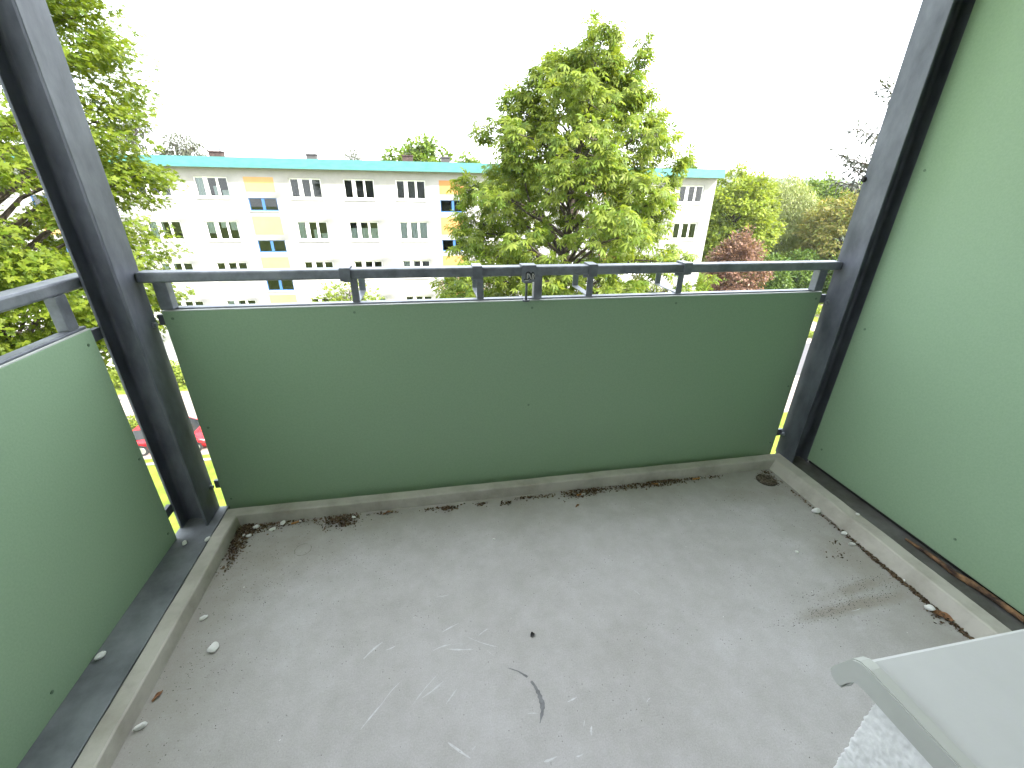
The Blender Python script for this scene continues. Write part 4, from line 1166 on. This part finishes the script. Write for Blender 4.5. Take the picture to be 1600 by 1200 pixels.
# litter: crumbs and rotted leaf bits
def flakes(name, blobs, seed, mat, label, cat, lo=0.003, hi=0.011, tall=0.012, dens=1.3):
    rng = np.random.default_rng(seed)
    Ps = []
    Ss = []
    for (x, y, rx, ry, n, ang, zz) in blobs:
        n = int(n * dens)
        q = rng.normal(size=(n, 2)) * np.array([rx, ry]) * 0.5
        c, s_ = math.cos(ang), math.sin(ang)
        px = x + q[:, 0] * c - q[:, 1] * s_; py = y + q[:, 0] * s_ + q[:, 1] * c
        d = np.exp(-((q[:, 0] / rx) ** 2 + (q[:, 1] / ry) ** 2) * 2)
        z = 0.0012 + zz * d * rng.random(n)
        Ps.append(np.stack([px, py, z], 1)); Ss.append(rng.uniform(lo, hi, n))
    P = np.concatenate(Ps); S = np.concatenate(Ss)
    ok = (P[:, 1] < 1.516) & (P[:, 0] > -0.823) & (P[:, 0] < 1.617)
    P, S = P[ok], S[ok]; n = len(P)
    D = rng.normal(size=(n, 3)) * np.array([1, 1, 0.3]); Nn = np.array([0, 0, 1.0]) + rng.normal(size=(n, 3)) * 0.6
    TV = np.array([(0, 0, 0), (0.5, -0.32, 0), (1, 0, 0), (0.45, 0.32, 0), (0.5, 0, 0.22)], float) - np.array([0.5, 0, 0])
    TF = np.array([(0, 1, 4), (1, 2, 4), (2, 3, 4), (3, 0, 4)])
    V, F = scatter(TV, TF, P, D, Nn, S)
    V[:, 2] = np.maximum(V[:, 2], 0.0004)
    o = link(name, np_mesh(name, V, F, mat)); tag(o, label, cat, None, 'stuff')
blobs = [(-0.795, 1.485, 0.07, 0.045, 520, 0.3, 0.014), (-0.805, 1.43, 0.035, 0.10, 420, 0.0, 0.010), (-0.79, 1.34, 0.03, 0.10, 120, 0.1, 0.004), (-0.73, 1.495, 0.09, 0.03, 200, 0, 0.006), (-0.62, 1.502, 0.12, 0.018, 90, 0, 0.003), (-0.50, 1.50, 0.10, 0.02, 70, 0, 0.003),
 (-0.425, 1.485, 0.075, 0.04, 420, 0.15, 0.014), (-0.40, 1.46, 0.03, 0.02, 60, 0, 0.005), (-0.25, 1.50, 0.06, 0.012, 30, 0, 0.004),
 (-0.05, 1.49, 0.06, 0.012, 40, 0, 0.004), (0.01, 1.485, 0.05, 0.018, 130, 0, 0.007), (0.16, 1.488, 0.03, 0.012, 40, 0, 0.005), (0.27, 1.478, 0.03, 0.014, 40, 0, 0.006), (0.36, 1.497, 0.05, 0.010, 60, 0, 0.006), (0.44, 1.494, 0.05, 0.01, 50, 0, 0.005),
 (0.61, 1.49, 0.10, 0.03, 330, 0, 0.012), (0.68, 1.497, 0.06, 0.02, 160, 0, 0.010), (0.87, 1.495, 0.13, 0.02, 280, 0, 0.009), (1.00, 1.498, 0.08, 0.026, 280, 0, 0.013), (1.08, 1.50, 0.08, 0.02, 150, 0, 0.008), (1.2, 1.503, 0.08, 0.012, 60, 0, 0.004), (1.31, 1.500, 0.05, 0.01, 30, 0, 0.003),
 (1.575, 1.49, 0.025, 0.02, 40, 0, 0.004),
 (1.60, 1.30, 0.012, 0.16, 60, 0, 0.003), (1.603, 1.10, 0.012, 0.18, 110, 0, 0.003), (1.606, 0.92, 0.012, 0.14, 260, 0, 0.004), (1.609, 0.80, 0.012, 0.12, 300, 0, 0.004), (1.612, 0.68, 0.012, 0.12, 260, 0, 0.004), (1.61, 0.56, 0.012, 0.1, 120, 0, 0.003),
 (1.59, 0.70, 0.035, 0.03, 60, 0.5, 0.004), (1.48, 0.97, 0.05, 0.03, 16, 0, 0.002), (1.52, 1.03, 0.03, 0.02, 12, 0, 0.002)]
flakes('leaf_litter', blobs, 6, M['litter'], 'dark rotted leaf litter gathered along the concrete kerb', 'leaf litter', 0.003, 0.014, 0.012, 1.0)
sp = [(-0.2, 1.0, 1.0, 0.8, 130, 0, 0.0), (0.9, 0.95, 1.0, 0.8, 120, 0, 0.0), (-0.55, 1.32, 0.5, 0.3, 520, 0, 0.0), (1.25, 1.25, 0.5, 0.3, 110, 0, 0.0), (-0.72, 1.0, 0.14, 0.7, 420, 0, 0.0), (1.36, 0.79, 0.34, 0.035, 330, 0.10, 0.0), (1.42, 0.85, 0.30, 0.03, 200, 0.05, 0.0), (1.22, 0.76, 0.12, 0.03, 60, 0.2, 0), (1.50, 1.0, 0.12, 0.3, 70, 0, 0.0), (1.3, 1.32, 0.1, 0.06, 40, 0, 0)]
flakes('dirt_specks', sp, 7, M['speck'], 'fine dark dirt specks sprinkled over the concrete floor', 'dirt', 0.0012, 0.0042, 0.001)

flakes('white_grit', [(0.0, 1.0, 1.1, 0.7, 16, 0, 0), (1.25, 0.95, 0.5, 0.5, 18, 0, 0), (1.61, 0.8, 0.015, 0.3, 16, 0, 0.003), (0.75, 1.49, 0.5, 0.02, 8, 0, 0.004), (-0.75, 1.48, 0.1, 0.05, 8, 0, 0.006)], 17, M['pebble'], 'tiny white stone chips strewn over the concrete floor', 'stone chips', 0.003, 0.0065, 0.001, 1.0)

# drain in the far right corner, choked with twigs
dg = (1.538, 1.436, 0.0)
dr = thing('floor_drain', 'round floor drain clogged with twigs in the far right corner', 'drain', dg)
b = MB(dg); b.tube([(1.538, 1.436, -0.002), (1.538, 1.436, 0.0016)], 0.046, 28); b.build('grate', M['speck'], dr)
b = MB(dg); rgd = random.Random(3)
for k in range(120):
    a, r_ = rgd.uniform(0, 6.28), 0.043 * rgd.random() ** 0.5
    x, y = 1.538 + r_ * math.cos(a), 1.436 + r_ * math.sin(a); q = rgd.uniform(0, 3.14); l = rgd.uniform(0.006, 0.016)
    z = 0.003 + rgd.random() * 0.005
    b.tube([(x - l * math.cos(q), y - l * math.sin(q), z), (x + l * math.cos(q), y + l * math.sin(q), z + rgd.uniform(-0.002, 0.003))], rgd.uniform(0.0007, 0.0018), 4)
tw = b.build('twigs', M['drytwig'], dr); tw['kind'] = 'stuff'

# ring mark, worn patch and pale scratches in the floor coating
def flat_poly(bm, pts, z):
    bm.faces.new([bm.verts.new((x, y, z)) for x, y in pts])
b = MB()
for k in range(28):
    a0, a1 = k * 2 * math.pi / 28, (k + 1) * 2 * math.pi / 28
    if k in (3, 4, 17): continue
    r0, r1 = 0.0285, 0.0305 + 0.0006 * math.sin(k * 2)
    flat_poly(b.bm, [(-0.545 + r0 * math.cos(a0), 1.343 + r0 * math.sin(a0)), (-0.545 + r1 * math.cos(a0), 1.343 + r1 * math.sin(a0)), (-0.545 + r1 * math.cos(a1), 1.343 + r1 * math.sin(a1)), (-0.545 + r0 * math.cos(a1), 1.343 + r0 * math.sin(a1))], 0.0006)
b.build('ring_mark', M['ringmark'], floor_o)
mid = [(0.150, 0.773), (0.178, 0.7585), (0.202, 0.738), (0.2165, 0.712), (0.2235, 0.688), (0.2265, 0.662), (0.222, 0.644), (0.209, 0.618)]
wid = [0.0006, 0.0022, 0.0032, 0.0042, 0.0060, 0.0078, 0.0052, 0.0008]
b = MB(); rgm = random.Random(12)
dense = []
for (p, q, w0, w1) in zip(mid, mid[1:], wid, wid[1:]):
    for k in range(4): t = k / 4; dense.append((p[0] + (q[0] - p[0]) * t, p[1] + (q[1] - p[1]) * t, w0 + (w1 - w0) * t))
dense.append((*mid[-1], wid[-1]))
prev = None
for i, (x, y, w) in enumerate(dense):
    j = min(i + 1, len(dense) - 1); k = max(i - 1, 0)
    d = Vector((dense[j][0] - dense[k][0], dense[j][1] - dense[k][1])).normalized(); nn = Vector((-d.y, d.x))
    w *= rgm.uniform(0.7, 1.25)
    a, c = (x + nn.x * w, y + nn.y * w), (x - nn.x * w * 0.9, y - nn.y * w * 0.9)
    if prev and not (9 <= i <= 10): flat_poly(b.bm, [prev[0], a, c, prev[1]], 0.0007)
    prev = (a, c)
b.build('worn_patch', M['wornspot'], floor_o)
SCR = [((-0.265, 0.871), (-0.214, 0.915), 5), ((-0.203, 0.887), (-0.175, 0.896), 3), ((-0.064, 0.861), (-0.008, 0.872), 3), ((-0.022, 0.86), (0.058, 0.846), 4), ((0.042, 0.888), (0.132, 0.839), 2), ((-0.035, 0.916), (0.02, 0.938), 3), ((0.078, 0.886), (0.111, 0.904), 3), ((0.096, 0.837), (0.116, 0.814), 1), ((-0.094, 0.734), (-0.035, 0.768), 4), ((-0.031, 0.707), (0.001, 0.741), 3), ((-0.25, 0.684), (-0.199, 0.74), 3), ((-0.03, 0.617), (0.023, 0.574), 5), ((0.029, 0.59), (0.038, 0.598), 2), ((0.199, 0.536), (0.233, 0.541), 5), ((0.28, 0.532), (0.3, 0.535), 3), ((0.333, 0.568), (0.341, 0.589), 4), ((0.32, 0.592), (0.327, 0.605), 2), ((0.296, 0.655), (0.325, 0.662), 3), ((-0.048, 1.047), (-0.005, 1.05), 2), ((0.183, 0.646), (0.209, 0.642), 2), ((0.63, 0.96), (0.643, 0.937), 1.5), ((1.318, 0.76), (1.361, 0.764), 1.5), ((0.508, 0.616), (0.525, 0.626), 2), ((-0.199, 0.74), (-0.15, 0.79), 2), ((-0.12, 0.72), (-0.05, 0.79), 2)]
for i, (p, q, w) in enumerate(SCR):
    rgm = random.Random(i); b = MB()
    d = Vector((q[0] - p[0], q[1] - p[1])); nn = Vector((-d.y, d.x)).normalized(); n = 7
    A, Bp = [], []
    bend = rgm.uniform(-0.06, 0.06) * d.length
    for k in range(n + 1):
        t = k / n; ww = 0.0007 * w * math.sin(math.pi * min(0.97, max(0.03, t))) ** 0.6 * rgm.uniform(0.45, 1.2); o_ = bend * math.sin(math.pi * t)
        A.append((p[0] + d.x * t + nn.x * (o_ + ww), p[1] + d.y * t + nn.y * (o_ + ww))); Bp.append((p[0] + d.x * t + nn.x * (o_ - ww), p[1] + d.y * t + nn.y * (o_ - ww)))
    for k in range(n): flat_poly(b.bm, [A[k], A[k + 1], Bp[k + 1], Bp[k]], 0.0005)
    b.build('scratch', M['scratch'], floor_o)
